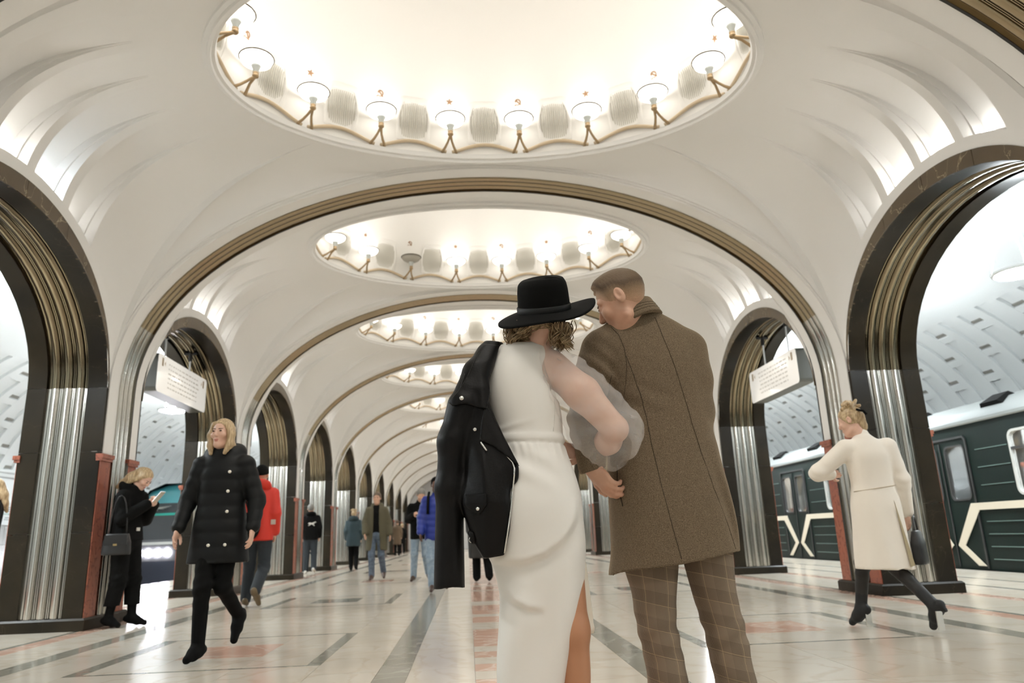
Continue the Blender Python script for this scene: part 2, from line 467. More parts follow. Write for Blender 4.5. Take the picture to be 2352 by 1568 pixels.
# lamp angles spaced evenly by arc length around the oval
def oval_params(a, b, n, off=0.5):
    t = np.linspace(0, 2 * PI, 4001); x, y = a * np.cos(t), b * np.sin(t)
    s = np.concatenate([[0], np.cumsum(np.hypot(np.diff(x), np.diff(y)))])
    # start at the +y end so that lamps straddle the axis
    t0 = PI / 2; s0 = np.interp(t0, t, s)
    return [float(np.interp((s0 + s[-1] * (i + off) / n) % s[-1], s, t)) for i in range(n)]
LT = oval_params(DA, DB, 16, 0.5)
VT = oval_params(DA, DB, 16, 0.0)
def dome_frame(t, z):
    """origin on the dome wall at height z above the rim; inward normal, tangent and up"""
    r = dome_r(z); p = Vector((DA * r * math.cos(t), DB * r * math.sin(t), RZ + z))
    tan = Vector((-DA * math.sin(t), DB * math.cos(t), 0)).normalized()
    r2 = dome_r(z + 0.03); r1 = dome_r(z - 0.03)
    upv = (Vector((DA * r2 * math.cos(t), DB * r2 * math.sin(t), RZ + z + 0.03)) - Vector((DA * r1 * math.cos(t), DB * r1 * math.sin(t), RZ + z - 0.03))).normalized()
    nin = tan.cross(upv)
    if nin.dot(Vector((p.x, p.y, 0))) > 0: nin = -nin
    tan = upv.cross(nin)
    M = Matrix(((tan.x, upv.x, nin.x, p.x), (tan.y, upv.y, nin.y, p.y), (tan.z, upv.z, nin.z, p.z), (0, 0, 0, 1)))
    return M
# vent: barrel-shaped grille in a raised frame (local: x along wall, y up, z inward)
def barrel(w0, w1, h, n=6):
    L_ = [(-(w0 + (w1 - w0) * math.cos(PI / 2 * (2 * i / n - 1))), -h + 2 * h * i / n) for i in range(n + 1)]
    return L_ + [(-x, y) for x, y in L_[::-1]]
VH = 0.235
def vent_meshes():
    inner = barrel(0.125, 0.178, VH)
    outer = [(-0.20, -VH - 0.035), (-0.215, 0.0), (-0.165, VH + 0.075), (0.165, VH + 0.075), (0.215, 0.0), (0.20, -VH - 0.035)]
    # frame as a ring: match angular order
    def on_poly(poly, ang):
        best = None; d = Vector((math.cos(ang), math.sin(ang)))
        for i in range(len(poly)):
            a, b2 = Vector(poly[i]), Vector(poly[(i + 1) % len(poly)]); e = b2 - a
            den = d.x * e.y - d.y * e.x
            if abs(den) < 1e-9: continue
            tt = (a.x * e.y - a.y * e.x) / den; uu = (a.x * d.y - a.y * d.x) / den
            if tt > 0 and -1e-6 <= uu <= 1 + 1e-6: best = max(best or 0, tt)
        return d * best
    A = [2 * PI * i / 48 for i in range(48)]
    ro = [on_poly(outer, a) for a in A]; ri = [on_poly(inner, a) for a in A]
    fr = MB().grid([[(*p, -0.03) for p in ro], [(*p, 0.022) for p in ro], [((p * 0.5 + q * 0.5).x, (p * 0.5 + q * 0.5).y, 0.030) for p, q in zip(ro, ri)], [(*p, 0.022) for p in ri], [(*p, -0.03) for p in ri]], closed_u=True)
    me_f = autosmooth(fr.mesh('vent_frame', DOME_W), 30)
    sl = MB(); n = 14
    for i in range(n):
        x = -0.170 + 0.340 * (i + 0.5) / n
        for hh in np.linspace(VH, 0.02, 40):
            wy = 0.125 + (0.178 - 0.125) * math.cos(PI / 2 * hh / VH)
            if wy > abs(x) + 0.004: break
        sl.box(x - 0.0062, x + 0.0062, -hh, hh, -0.012, 0.010)
    me_s = sl.mesh('grille', mat('grille_paint', (0.56, 0.54, 0.47), 0.5))
    bk = MB().add([(x * 1.06, y * 1.05, -0.02) for x, y in inner], [tuple(range(len(inner)))[::-1]])
    me_b = bk.mesh('vent_backing', DARK)
    return me_f, me_s, me_b
me_vf, me_vs, me_vb = vent_meshes()
# emblems
def star_mesh():
    p = [(0.044 * (1 if i % 2 == 0 else 0.40) * math.sin(PI * i / 5), 0.044 * (1 if i % 2 == 0 else 0.40) * math.cos(PI * i / 5)) for i in range(10)]
    return MB().prism(p, -0.004, 0.008).mesh('star_emblem', EMBL)
def sickle_mesh():
    b = MB()
    n = 14; o = []; inn = []
    for i in range(n + 1):
        a = math.radians(130 - 245 * i / n)
        w = 0.002 + 0.0065 * math.sin(PI * min(1, i / n * 0.9 + 0.1))
        o.append((0.030 * math.cos(a), 0.030 * math.sin(a))); inn.append(((0.030 - w) * math.cos(a) - 0.001, (0.030 - w) * math.sin(a)))
    b.prism(o + inn[::-1], -0.004, 0.008)
    b.prism([(-0.014, -0.024), (-0.020, -0.030), (-0.028, -0.038), (-0.032, -0.034), (-0.024, -0.026), (-0.018, -0.020)], -0.004, 0.008)
    R45 = Matrix.Rotation(math.radians(45), 4, 'Z')
    b.prism([(-0.004, -0.040), (0.004, -0.040), (0.004, 0.020), (-0.004, 0.020)], -0.002, 0.010, R45)
    b.prism([(-0.016, 0.014), (0.013, 0.014), (0.013, 0.027), (-0.010, 0.027)], -0.002, 0.011, R45)
    b.v = [(x * 1.3, y * 1.3, z) for x, y, z in b.v]
    return b.mesh('hammer_and_sickle_emblem', EMBL)
me_star, me_sick = star_mesh(), sickle_mesh()
# scalloped cornice: one arc between each pair of lamps
def arc_mesh(i):
    t0, t1 = LT[i], LT[(i + 1) % 16]
    if t1 < t0 - 1e-6: t1 += 2 * PI
    pts = []
    for j in range(17):
        u = j / 16; t = t0 + (t1 - t0) * (0.04 + 0.92 * u)
        z = 0.06 + 0.11 * math.sin(PI * u) ** 1.2
        r = dome_r(z)
        pts.append(((DA * r - 0.03) * math.cos(t), (DB * r - 0.03) * math.sin(t), RZ + z))
    return MB().tube(pts, 0.021, 6).mesh('cornice_arc', GOLD, True)
me_arcs = [arc_mesh(i) for i in range(16)]

# lamp (local: origin at the wall foot, +x points inward, z up)
def lamp_meshes():
    LX, LZ = 0.235, 0.165           # neck position
    D = {}
    R_ = 0.172
    D['bowl'] = MB().lathe([(0.0, 0.0), (0.10, 0.018), (0.155, 0.055), (R_, 0.098)], 16, c=(LX, 0, LZ + 0.085)).mesh('bowl', BOWL, True)
    D['lid'] = MB().lathe([(R_ - 0.004, 0.096), (0.12, 0.105), (0.0, 0.11)], 16, c=(LX, 0, LZ + 0.085)).mesh('bowl_lid', BOWL_TOP, True)
    D['bowl_off'] = MB().lathe([(0.0, 0.0), (0.05, 0.002), (0.10, 0.018), (0.14, 0.042), (0.162, 0.068), (R_, 0.098), (0.162, 0.10), (0.12, 0.095), (0.0, 0.085)], 24, c=(LX, 0, LZ + 0.085)).mesh('bowl', BOWL_OFF, True)
    ring = [(LX + (R_ + 0.002) * math.cos(2 * PI * i / 24), (R_ + 0.002) * math.sin(2 * PI * i / 24), LZ + 0.183) for i in range(25)]
    D['rim'] = MB().tube(ring, 0.008, 5, False).mesh('bowl_rim', RIMD, True)
    D['cup'] = MB().lathe([(0.0, 0.0), (0.026, 0.0), (0.030, 0.02), (0.034, 0.05), (0.044, 0.075), (0.053, 0.092), (0.045, 0.096), (0.0, 0.09)], 16, c=(LX, 0, LZ)).mesh('glass_cup', GREYGLASS, True)
    D['socket'] = MB().lathe([(0.0, -0.045), (0.024, -0.045), (0.033, -0.035), (0.034, -0.02), (0.028, -0.014), (0.030, 0.0), (0.032, 0.012), (0.0, 0.015)], 16, c=(LX, 0, LZ)).mesh('socket', BRONZE, True)
    a = MB()
    for s in (-1, 1):
        pts = [(0.035, s * 0.085, 0.0), (0.06, s * 0.075, 0.018), (0.10, s * 0.05, 0.045), (0.15, s * 0.024, 0.085), (0.20, s * 0.010, 0.115), (LX, 0, LZ - 0.03)]
        a.tube(pts, [0.019, 0.017, 0.015, 0.014, 0.015, 0.018], 7)
    D['arm'] = a.mesh('arm', BRONZE, True)
    return D
LM = lamp_meshes()
floor_fill = bpy.data.lights.new('added_downlight', 'AREA'); floor_fill.shape = 'DISK'; floor_fill.size = 0.2
floor_fill.energy = FILL_W; floor_fill.color = (1.0, 0.975, 0.935)
up_light = bpy.data.lights.new('bowl_uplight', 'AREA'); up_light.shape = 'DISK'; up_light.size = 0.32
up_light.energy = LAMP_UP; up_light.color = (1.0, 0.98, 0.95)
DOME_NAME = {-2: 'furthest dome behind', -1: 'dome behind the viewer', 0: 'big dome overhead', 1: 'second dome', 2: 'third dome', 3: 'fourth dome', 4: 'fifth dome', 5: 'sixth dome', 6: 'seventh dome', 7: 'eighth dome', 8: 'ninth dome', 9: 'tenth dome'}
for k in KB:
    c = link('ceiling', me_vault, None, (0, bay_y(k), 0))
    tag(c, f"white plaster vault bay with niches around the {DOME_NAME[k]}", None, None, 'structure')
    link('dome_rim', me_rim, c); link('dome_shell', me_dome, c)
    for y in ((-0.93, -0.31, 0.31, 0.93) if -1 <= k <= 5 else ()):
        for sx in (-1, 1):
            q = [SPR + OUT_RISE * math.sqrt(1 - ((y + e) / (HB - PH + .012)) ** 2) for e in (-.2, .2)]
            zz = (q[0] + q[1]) / 2 + 0.155
            link('cove_lamp', me_cove_b if (k == 0 and sx < 0 and y == 0.31) else me_cove, c, (sx * (W + 0.115), y, zz), (math.atan2(q[1] - q[0], .4), 0, 0))
    for i in range(16):
        if 0 <= k <= 4 or k == -1: link('cornice_arc', me_arcs[i], c)
        if 0 <= k <= 4:
            M = dome_frame(VT[i], 0.215 + VH)
            v = link('vent_frame', me_vf, c, mw=M); link('grille', me_vs, v); link('vent_backing', me_vb, v)
        if 0 <= k <= 2:
            M = dome_frame(LT[i], 0.215 + 2 * VH + 0.05)
            link('star_emblem' if i % 2 == 0 else 'emblem', me_star if i % 2 == 0 else me_sick, c, mw=M)
        # lamp
        t = LT[i]
        p = Vector((DA * math.cos(t), DB * math.sin(t), RZ + 0.045))
        nin = Vector((-math.cos(t) / DA, -math.sin(t) / DB, 0)).normalized()
        off = (k == 1 and i == 1)
        nm = f"white bowl lamp on a bronze arm, {ORD[i]} anticlockwise in the {DOME_NAME[k]}"
        if off: nm = 'unlit grey bowl lamp on bronze arm in the second dome'
        l = thing('dome_lamp', nm, 'lamp', (p.x, bay_y(k) + p.y, p.z), math.atan2(nin.y, nin.x), 'bowl lamps around the domes')
        link('bowl', LM['bowl_off'] if off else LM['bowl'], l)
        if not off:
            link('bowl_lid', LM['lid'], l)
            if math.sin(t) < -0.86: link('added_downlight', floor_fill, l, (0.235, 0, 0.245))  # added downlight, near-side bowls only, where the rim hides it
            if -1 <= k <= 6: link('bowl_uplight', up_light, l, (0.235, 0, 0.375), (PI, 0, 0))
        if k <= 3:
            link('bowl_rim', LM['rim'], l); link('glass_cup', LM['cup'], l)
        if k <= 6:
            link('socket', LM['socket'], l)
            link('arm', LM['arm'], l)

# ---- side walls (arcades) -------------------------------------------
for k in KB:
    for s in (-1, 1):
        w = link('wall_left' if s < 0 else 'wall_right', me_spandrel, None, (0, bay_y(k), 0), (0, 0, 0 if s > 0 else PI))
        tag(w, None, None, None, 'structure')
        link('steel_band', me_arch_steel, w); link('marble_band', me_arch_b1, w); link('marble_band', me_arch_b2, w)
        for me in crescents: link('arch_block', me, w)
# ends of the nave
for y, nm in ((Y0 + BAY * 9.5, 'wall_far'), (bay_y(-2) - HB, 'wall_rear')):
    tag(MB().box(-W - 1.2, W + 1.2, y, y + 0.2, 0, 6.5).build(nm, PLASTER), None, None, None, 'structure')

# ================================================================== FLOOR
PE = 7.75                          # platform edge
fl_base = MB().box(-PE, PE, bay_y(-2) - HB, Y0 + BAY * 9.5, -0.3, -0.004).build('floor', DARKLINE)
tag(fl_base, 'polished marble floor with grey, cream and pink inlay', None, None, 'structure')
FM = {'c': CREAM, 'g': GREY, 'p': PINK, 'd': DARKLINE}
def bay_rects(k):
    """(x0, x1, y0, y1, material) for one bay, bay-local y, right half then mirrored, plus the centre strip"""
    R = []
    lo, hi = -HB, HB
    r = random.Random(100 + k)
    def strip(x0, x1, m, n, y0=lo, y1=hi):
        for i in range(n): R.append((x0, x1, y0 + (y1 - y0) * i / n, y0 + (y1 - y0) * (i + 1) / n, m))
    strip(0.271, 0.676, 'c', 5); strip(0.676, 0.874, 'g', 4); strip(0.874, 1.30, 'c', 5)
    pc, ph = -0.18, 0.87
    a, b2 = pc - ph, pc + ph
    # panel
    R.append((1.30, 1.395, a, b2, 'g')); R.append((2.85, 2.97, a, b2, 'g'))
    R.append((1.395, 2.85, a, a + 0.045, 'g')); R.append((1.395, 2.85, b2 - 0.045, b2, 'g'))
    ia, ib = a + 0.045, b2 - 0.045
    ca, cb = pc - 0.33, pc + 0.33
    R.append((1.82, 2.45, ca, cb, 'p' if k % 2 == 0 else 'g'))
    for x0, x1 in ((1.395, 1.82), (2.45, 2.85)):
        R.append((x0, x1, ia, pc, 'c')); R.append((x0, x1, pc, ib, 'c'))
    R.append((1.82, 2.45, ia, ca, 'c')); R.append((1.82, 2.45, cb, ib, 'c'))
    # cream fields before and after the panel
    for y0, y1 in ((lo, a), (b2, hi)):
        n = max(1, round((y1 - y0) / 0.62))
        for j in range(n):
            for x0, x1 in ((1.30, 1.86), (1.86, 2.42), (2.42, 2.97)):
                R.append((x0, x1, y0 + (y1 - y0) * j / n, y0 + (y1 - y0) * (j + 1) / n, 'c'))
    strip(2.97, 3.43, 'c', 6); strip(3.43, 3.62, 'g', 4); strip(3.62, 4.07, 'c', 6)
    strip(4.07, 4.27, 'p', 4); strip(4.27, 4.34, 'g', 2)
    strip(4.34, 5.06, 'c', 5); strip(5.06, 5.24, 'p', 4); strip(5.24, 5.86, 'c', 6); strip(5.86, 5.95, 'g', 3)
    strip(5.95, 6.60, 'c', 5); strip(6.60, 6.68, 'g', 3); strip(6.68, 7.32, 'c', 5); strip(7.32, PE, 'g' if False else 'c', 4)
    out = []
    for q in R: out.append(q); out.append((-q[1], -q[0], q[2], q[3], q[4]))
    n = 18
    for i in range(n):
        m = 'p' if r.random() < 0.72 else 'c'
        out.append((-0.271, 0.271, lo + BAY * i / n, lo + BAY * (i + 1) / n, m))
    return out
slab_cache = {}
def slab_mesh(w, d, m):
    key = (round(w, 3), round(d, 3), m)
    if key not in slab_cache:
        g = 0.0012
        b = MB().box(-w / 2 + g, w / 2 - g, -d / 2 + g, d / 2 - g, -0.02, 0.0)
        slab_cache[key] = b.mesh('slab', FM[m])
    return slab_cache[key]
bulk = {'c': MB(), 'g': MB(), 'p': MB()}
count = {'c': 0, 'g': 0, 'p': 0}
for k in sorted(KB, key=lambda k: (k < 0, k)):
    for x0, x1, y0, y1, m in bay_rects(k):
        yc = bay_y(k)
        near = (k in (0, 1)) and abs(x0) < 5.3 and yc + y1 > 4.2
        if near and count[m] < 290:
            count[m] += 1
            link('slab', slab_mesh(x1 - x0, y1 - y0, m), fl_base, ((x0 + x1) / 2, yc + (y0 + y1) / 2, 0))
        else:
            g = 0.0012
            bulk[m].add([(x0 + g, yc + y0 + g, 0), (x1 - g, yc + y0 + g, 0), (x1 - g, yc + y1 - g, 0), (x0 + g, yc + y1 - g, 0)], [(0, 1, 2, 3)])
for m in bulk:
    o = bulk[m].build('slabs', FM[m], fl_base); o['kind'] = 'stuff'

# ================================================================== AISLES
VC, VR = (8.0, 1.40), 3.9
TRACKX = VC[0] + VR * math.cos(math.radians(19))
GREYSTONE = marble('grey_wall_stone', (0.34, 0.34, 0.33), (0.5, 0.5, 0.48), (0.46, 0.46, 0.45), 0.3, 3.0, 0.03)
TRACKDARK = mat('track_bed', (0.03, 0.028, 0.025), 0.8, noise=(6, (0.05, 0.045, 0.04), 3, 0.4, 0.7))
SIGNW = mat('wall_sign', (0.72, 0.75, 0.75), 0.35)
SIGNLINE = mat('wall_sign_print', (0.22, 0.42, 0.36), 0.4)
SIGNTXT = mat('wall_sign_text', (0.28, 0.30, 0.31), 0.4)
SLOT = mat('coffer_slot', (0.20, 0.19, 0.17), 0.7)
def vpt(ang, y, d=0.0):
    a = math.radians(ang); r = VR + d
    return (VC[0] + r * math.cos(a), y, VC[1] + r * math.sin(a))
COLS = 8; CP = BAY / COLS; CW = 0.36; CDEP = 0.06
A0, A1 = 62.0, 21.0
def coffer_spans(j):
    out = []; L_ = 15.5; g = 2.4
    a = A0 - (0 if j % 2 else 8.5)
    if j % 2 == 0: out.append((A0 - 0.5, a + g))
    while a - 4 > A1:
        out.append((a, max(a - L_, A1 + 0.3))); a -= L_ + g
    return [s for s in out if s[0] - s[1] > 3]
def coffer_plate(sp):
    n = 5; b = MB(); h = CW / 2
    rows = [[vpt(sp[0] + (sp[1] - sp[0]) * i / n, y, CDEP) for y in (-h, h)] for i in range(n + 1)]
    b.grid(rows)
    return b.mesh('coffer_panel', PLASTER_COOL)
def coffer_slot(sp):
    h = CW / 2 * 0.92
    q = [vpt(sp[1] + da, y, d) for d in (CDEP - 0.03, CDEP + 0.01) for da, y in ((1.15, -h), (1.15, h), (0.25, h), (0.25, -h))]
    return MB().add(q, [(0, 1, 2, 3), (4, 7, 6, 5), (0, 4, 5, 1), (1, 5, 6, 2), (2, 6, 7, 3), (3, 7, 4, 0)]).mesh('vent_slot', SLOT)
plates = {}
for j in (0, 1):
    plates[j] = [(coffer_plate(s), coffer_slot(s)) for s in coffer_spans(j)]
def aisle_mesh():
    b = MB()
    a_in = math.degrees(math.acos((XO - VC[0]) / VR))
    # smooth crown
    rows = [[vpt(a_in + (A0 - a_in) * i / 16, y) for y in (-HB, 0, HB)] for i in range(17)]
    b.grid(rows)
    for j in range(COLS):
        y0 = -HB + j * CP; ya, yb = y0 + (CP - CW) / 2, y0 + (CP + CW) / 2
        for p, q in ((y0, ya), (yb, y0 + CP)):
            b.grid([[vpt(A0 + (A1 - A0) * i / 14, y) for y in (p, q)] for i in range(15)])
        sp = coffer_spans(j); brk = [A0] + [x for s in sp for x in s] + [A1]
        for i in range(0, len(brk), 2):
            if brk[i] - brk[i + 1] > 0.01: b.grid([[vpt(brk[i] + (brk[i + 1] - brk[i]) * u / 3, y) for y in (ya, yb)] for u in range(4)])
        for s in sp:
            for yy in (ya, yb):
                b.grid([[vpt(s[0] + (s[1] - s[0]) * u / 5, yy, d) for d in (0, CDEP)] for u in range(6)], flip=(yy == yb))
            for aa in s: b.grid([[vpt(aa, y, d) for d in (0, CDEP)] for y in (ya, yb)])
    # cornice below the coffers
    zc = VC[1] + VR * math.sin(math.radians(A1))
    xc = VC[0] + VR * math.cos(math.radians(A1))
    pr = [(xc, zc), (xc - 0.10, zc - 0.02), (xc - 0.10, zc - 0.07), (xc - 0.05, zc - 0.10), (xc - 0.04, zc - 0.17), (TRACKX, zc - 0.2)]
    b.grid([[(x, y, z) for y in (-HB, HB)] for x, z in pr])
    return autosmooth(b.mesh('wall', PLASTER_COOL), 30)
me_aisle = aisle_mesh()
ZC = VC[1] + VR * math.sin(math.radians(A1)) - 0.2
def wall_stone(za, zb, ya, yb, m, nm, proud=0.0):
    return MB().box(TRACKX - proud, TRACKX + 0.1, ya, yb, za, zb).mesh(nm, m)
me_ws = [wall_stone(1.02, 2.0, -HB + CP * 2 * i + 0.004, -HB + CP * 2 * (i + 1) - 0.004, GREYSTONE, 'stone_panel') for i in range(4)]
me_ws += [wall_stone(0.1, 1.012, -HB + CP * 2 * i + 0.004, -HB + CP * 2 * (i + 1) - 0.004, GREYSTONE, 'stone_panel') for i in range(4)]
me_wtop = wall_stone(2.0, ZC + 0.02, -HB, HB, PLASTER_COOL, 'frieze')
me_wred = wall_stone(-0.35, 0.09, -HB, HB, RED, 'base_course', 0.02)
me_sign = wall_stone(1.48, 2.02, -1.9, 1.9, SIGNW, 'route_panel', 0.03)
sb = MB()
sb.box(TRACKX - 0.034, TRACKX - 0.028, -1.8, 1.8, 1.735, 1.75)
me_line = sb.mesh('route_line', SIGNLINE)
sb = MB(); rr = random.Random(3)
for i in range(13):
    y = -1.75 + i * 0.285
    sb.box(TRACKX - 0.036, TRACKX - 0.028, y, y + 0.02, 1.715, 1.77)
    for q in range(3): sb.box(TRACKX - 0.034, TRACKX - 0.028, y, y + 0.1 + 0.1 * rr.random(), 1.80 + q * 0.045, 1.82 + q * 0.045)
    for q in range(2): sb.box(TRACKX - 0.034, TRACKX - 0.028, y, y + 0.1 + 0.1 * rr.random(), 1.60 + q * 0.045, 1.62 + q * 0.045)
me_txt = sb.mesh('route_text', SIGNTXT)
for k in KB:
    for s in (-1, 1):
        w = link('wall_track_left' if s < 0 else 'wall_track_right', me_aisle, None, (0, bay_y(k), 0), (0, 0, 0 if s > 0 else PI))
        tag(w, None, None, None, 'structure')
        for j in range(COLS):
            yc = -HB + (j + 0.5) * CP
            for pl, sl in plates[j % 2]:
                c = link('coffer_panel', pl, w, (0, yc, 0))
                if 0 <= k <= 4: link('vent_slot', sl, c)
        for me in me_ws: link('stone_panel', me, w)
        link('frieze', me_wtop, w); link('base_course', me_wred, w)
        if s < 0 and k in (1, 2, 3):
            pn = link('route_panel', me_sign, w); link('route_line', me_line, pn); link('route_text', me_txt, pn)
ya, yb = bay_y(-2) - HB, Y0 + BAY * 9.5
for s in (-1, 1):
    b = MB(); x0, x1 = sorted((s * PE, s * (TRACKX + 0.1)))
    b.box(x0, x1, ya, yb, -1.35, -1.15)
    b.box(*sorted((s * (PE - 0.02), s * (PE + 0.02))), ya, yb, -1.2, -0.03)
    tag(b.build('floor_track', TRACKDARK), None, None, None, 'structure')
    for y, nm in ((ya - 0.2, 'wall_rear'), (yb, 'wall_far')):
        tag(MB().box(*sorted((s * XO, s * 12)), y, y + 0.2, -1.3, 5.6).build(nm, PLASTER_COOL), None, None, None, 'structure')

# hanging platform lamps
def aisle_lamp_meshes():
    D = {}
    D['glass'] = MB().lathe([(0, -0.07), (0.14, -0.062), (0.24, -0.035), (0.29, 0.0), (0.25, 0.03), (0.16, 0.055), (0, 0.065)], 28).mesh('glass_bowl', WHITE_LAMP, True)
    D['ring'] = MB().lathe([(0.285, -0.022), (0.315, -0.016), (0.32, 0.012), (0.30, 0.026), (0.283, 0.02)], 28).mesh('ring', METAL_W, True)
    r = MB()
    for i in range(3):
        a = 2 * PI * i / 3 + 0.5
        r.tube([(0.305 * math.cos(a), 0.305 * math.sin(a), 0.01), (0.03 * math.cos(a), 0.03 * math.sin(a), 0.93)], 0.006, 5)
    D['rods'] = r.mesh('suspension_rods', METAL_W)
    D['canopy'] = MB().lathe([(0.0, 0.90), (0.06, 0.90), (0.09, 0.95), (0.11, 1.05), (0.0, 1.5)], 16).mesh('canopy', METAL_W, True)
    return D
AL = aisle_lamp_meshes()
for s, x, yb0, z in ((1, 6.9, 8.51, 3.86), (-1, -6.9, 7.38, 3.80)):
    for k in range(-2, 9):
        y = yb0 + BAY * k
        l = thing('platform_lamp', f"round white platform lamp on rods, {ORD[k + 2]} above the {'green' if s > 0 else 'blue'} train platform", 'lamp', (x, y, z), 0, 'hanging platform lamps')
        link('glass_bowl', AL['glass'], l); link('ring', AL['ring'], l); link('suspension_rods', AL['rods'], l); link('canopy', AL['canopy'], l)

# hanging signs in the side arches
def hanging_sign(s, ylo, yhi, zlo, zhi, label):
    t = thing('hanging_sign', label, 'sign', (s * 4.75, (ylo + yhi) / 2, (zlo + zhi) / 2))
    hy, hz, hx = (yhi - ylo) / 2, (zhi - zlo) / 2, 0.11
    def rounded(hy, hz, r, n=5):
        P = []
        for cy, cz, a0 in ((hy - r, hz - r, 0), (-hy + r, hz - r, 90), (-hy + r, -hz + r, 180), (hy - r, -hz + r, 270)):
            for i in range(n + 1):
                a = math.radians(a0 + 90 * i / n); P.append((cy + r * math.cos(a), cz + r * math.sin(a)))
        return P
    P = rounded(hy, hz, 0.06); n = len(P)
    b = MB(); b.grid([[(x, y, z) for y, z in P] for x in (-hx, hx)], closed_u=True)
    b.build('casing', mat('sign_casing', (0.10, 0.10, 0.085), 0.35), t)
    face = mat('sign_face', (0.80, 0.79, 0.76), 0.10, coat=1.0, emit=((1, 0.98, 0.93), 0.35))
    for x in (-hx - 0.004, hx + 0.004):
        fb = MB(); fb.add([(x, y, z) for y, z in P], [tuple(range(n)) if x > 0 else tuple(range(n))[::-1]])
        f = fb.build('face', face, t)
        tx = MB(); r = random.Random(5 + s); xs = x + (0.003 if x > 0 else -0.003)
        for row in range(6):
            z = hz * 0.62 - row * hz * 0.25; y = -hy * 0.62
            while y < hy * 0.55:
                w = 0.03 + 0.10 * r.random()
                tx.add([(xs, y, z), (xs, y + w, z), (xs, y + w, z + 0.022), (xs, y, z + 0.022)], [(0, 1, 2, 3)]); y += w + 0.03
        tx.build('lettering', mat('faint_print', (0.77, 0.757, 0.715), 0.2), f)
        ic = MB()
        for sy in (-1, 1):
            cy, cz = sy * hy * 0.84, hz * 0.62
            ic.add([(xs, cy - 0.03, cz - 0.06), (xs, cy + 0.03, cz - 0.06), (xs, cy + 0.03, cz + 0.06), (xs, cy - 0.03, cz + 0.06)], [(0, 1, 2, 3)])
            ic.add([(xs, cy - sy * 0.06, cz - 0.01), (xs, cy - sy * 0.10, cz + 0.03), (xs, cy - sy * 0.10, cz - 0.05)], [(0, 1, 2)])
        ic.build('pictogram', mat('sign_pictogram', (0.45, 0.36, 0.24), 0.3), f)
    for yy in (-hy * 0.5, hy * 0.5):
        yw = (ylo + yhi) / 2 + yy
        # meet the arch soffit
        k = round((yw - bay_y(0)) / BAY); u = (yw - bay_y(k)) / (HB - PH)
        zt = SPR + RISE * math.sqrt(max(0, 1 - u * u)) - (zlo + zhi) / 2 + 0.02
        b = MB(); b.tube([(0, yy, hz - 0.01), (0, yy, zt - 0.10)], 0.013, 8)
        b.build('rod', METAL_W, t)
        c = MB(); c.tube([(0, yy, zt - 0.14), (0, yy, zt)], 0.03, 8); c.box(-0.10, 0.10, yy - 0.02, yy + 0.02, zt - 0.03, zt)
        c.build('bracket', BLACKGAP, t)
hanging_sign(-1, 10.35, 12.32, 2.94, 3.49, 'white hanging sign above the arriving blue train')
hanging_sign(1, 10.30, 12.15, 2.83, 3.36, 'white hanging sign above the green train doors')

# ================================================================== TRAINS
GREEN = mat('train_green', (0.003, 0.0095, 0.0078), 0.35, spec=0.2)
CREAMP = mat('train_cream', (0.62, 0.56, 0.45), 0.35)
RIBM = mat('train_rib', (0.16, 0.24, 0.22), 0.3, 0.4)
ROOFM = mat('train_roof', (0.24, 0.255, 0.25), 0.4, 0.3)
VENTB = mat('roof_vent_black', (0.003, 0.003, 0.003), 0.7, spec=0.1)
RUBBER = mat('black_rubber', (0.012, 0.012, 0.012), 0.5)
INT = mat('train_interior', (0.70, 0.72, 0.70), 0.5)
INTL = mat('train_interior_lamp', (1, 1, 1), 0.4, emit=((0.93, 0.98, 1.0), 7.0))
GLASS = mat('train_glass', (0.75, 0.82, 0.82), 0.03, trans=0.95, spec=0.4)
FRAMEW = mat('window_frame_grey', (0.62, 0.63, 0.60), 0.35, 0.3)
def rrect(cy, cz, hy, hz, r, n=4):
    P = []
    for sy, sz, a0 in ((1, 1, 0), (-1, 1, 90), (-1, -1, 180), (1, -1, 270)):
        for i in range(n + 1):
            a = math.radians(a0 + 90 * i / n); P.append((cy + sy * (hy - r) + r * math.cos(a), cz + sz * (hz - r) + r * math.sin(a)))
    return P
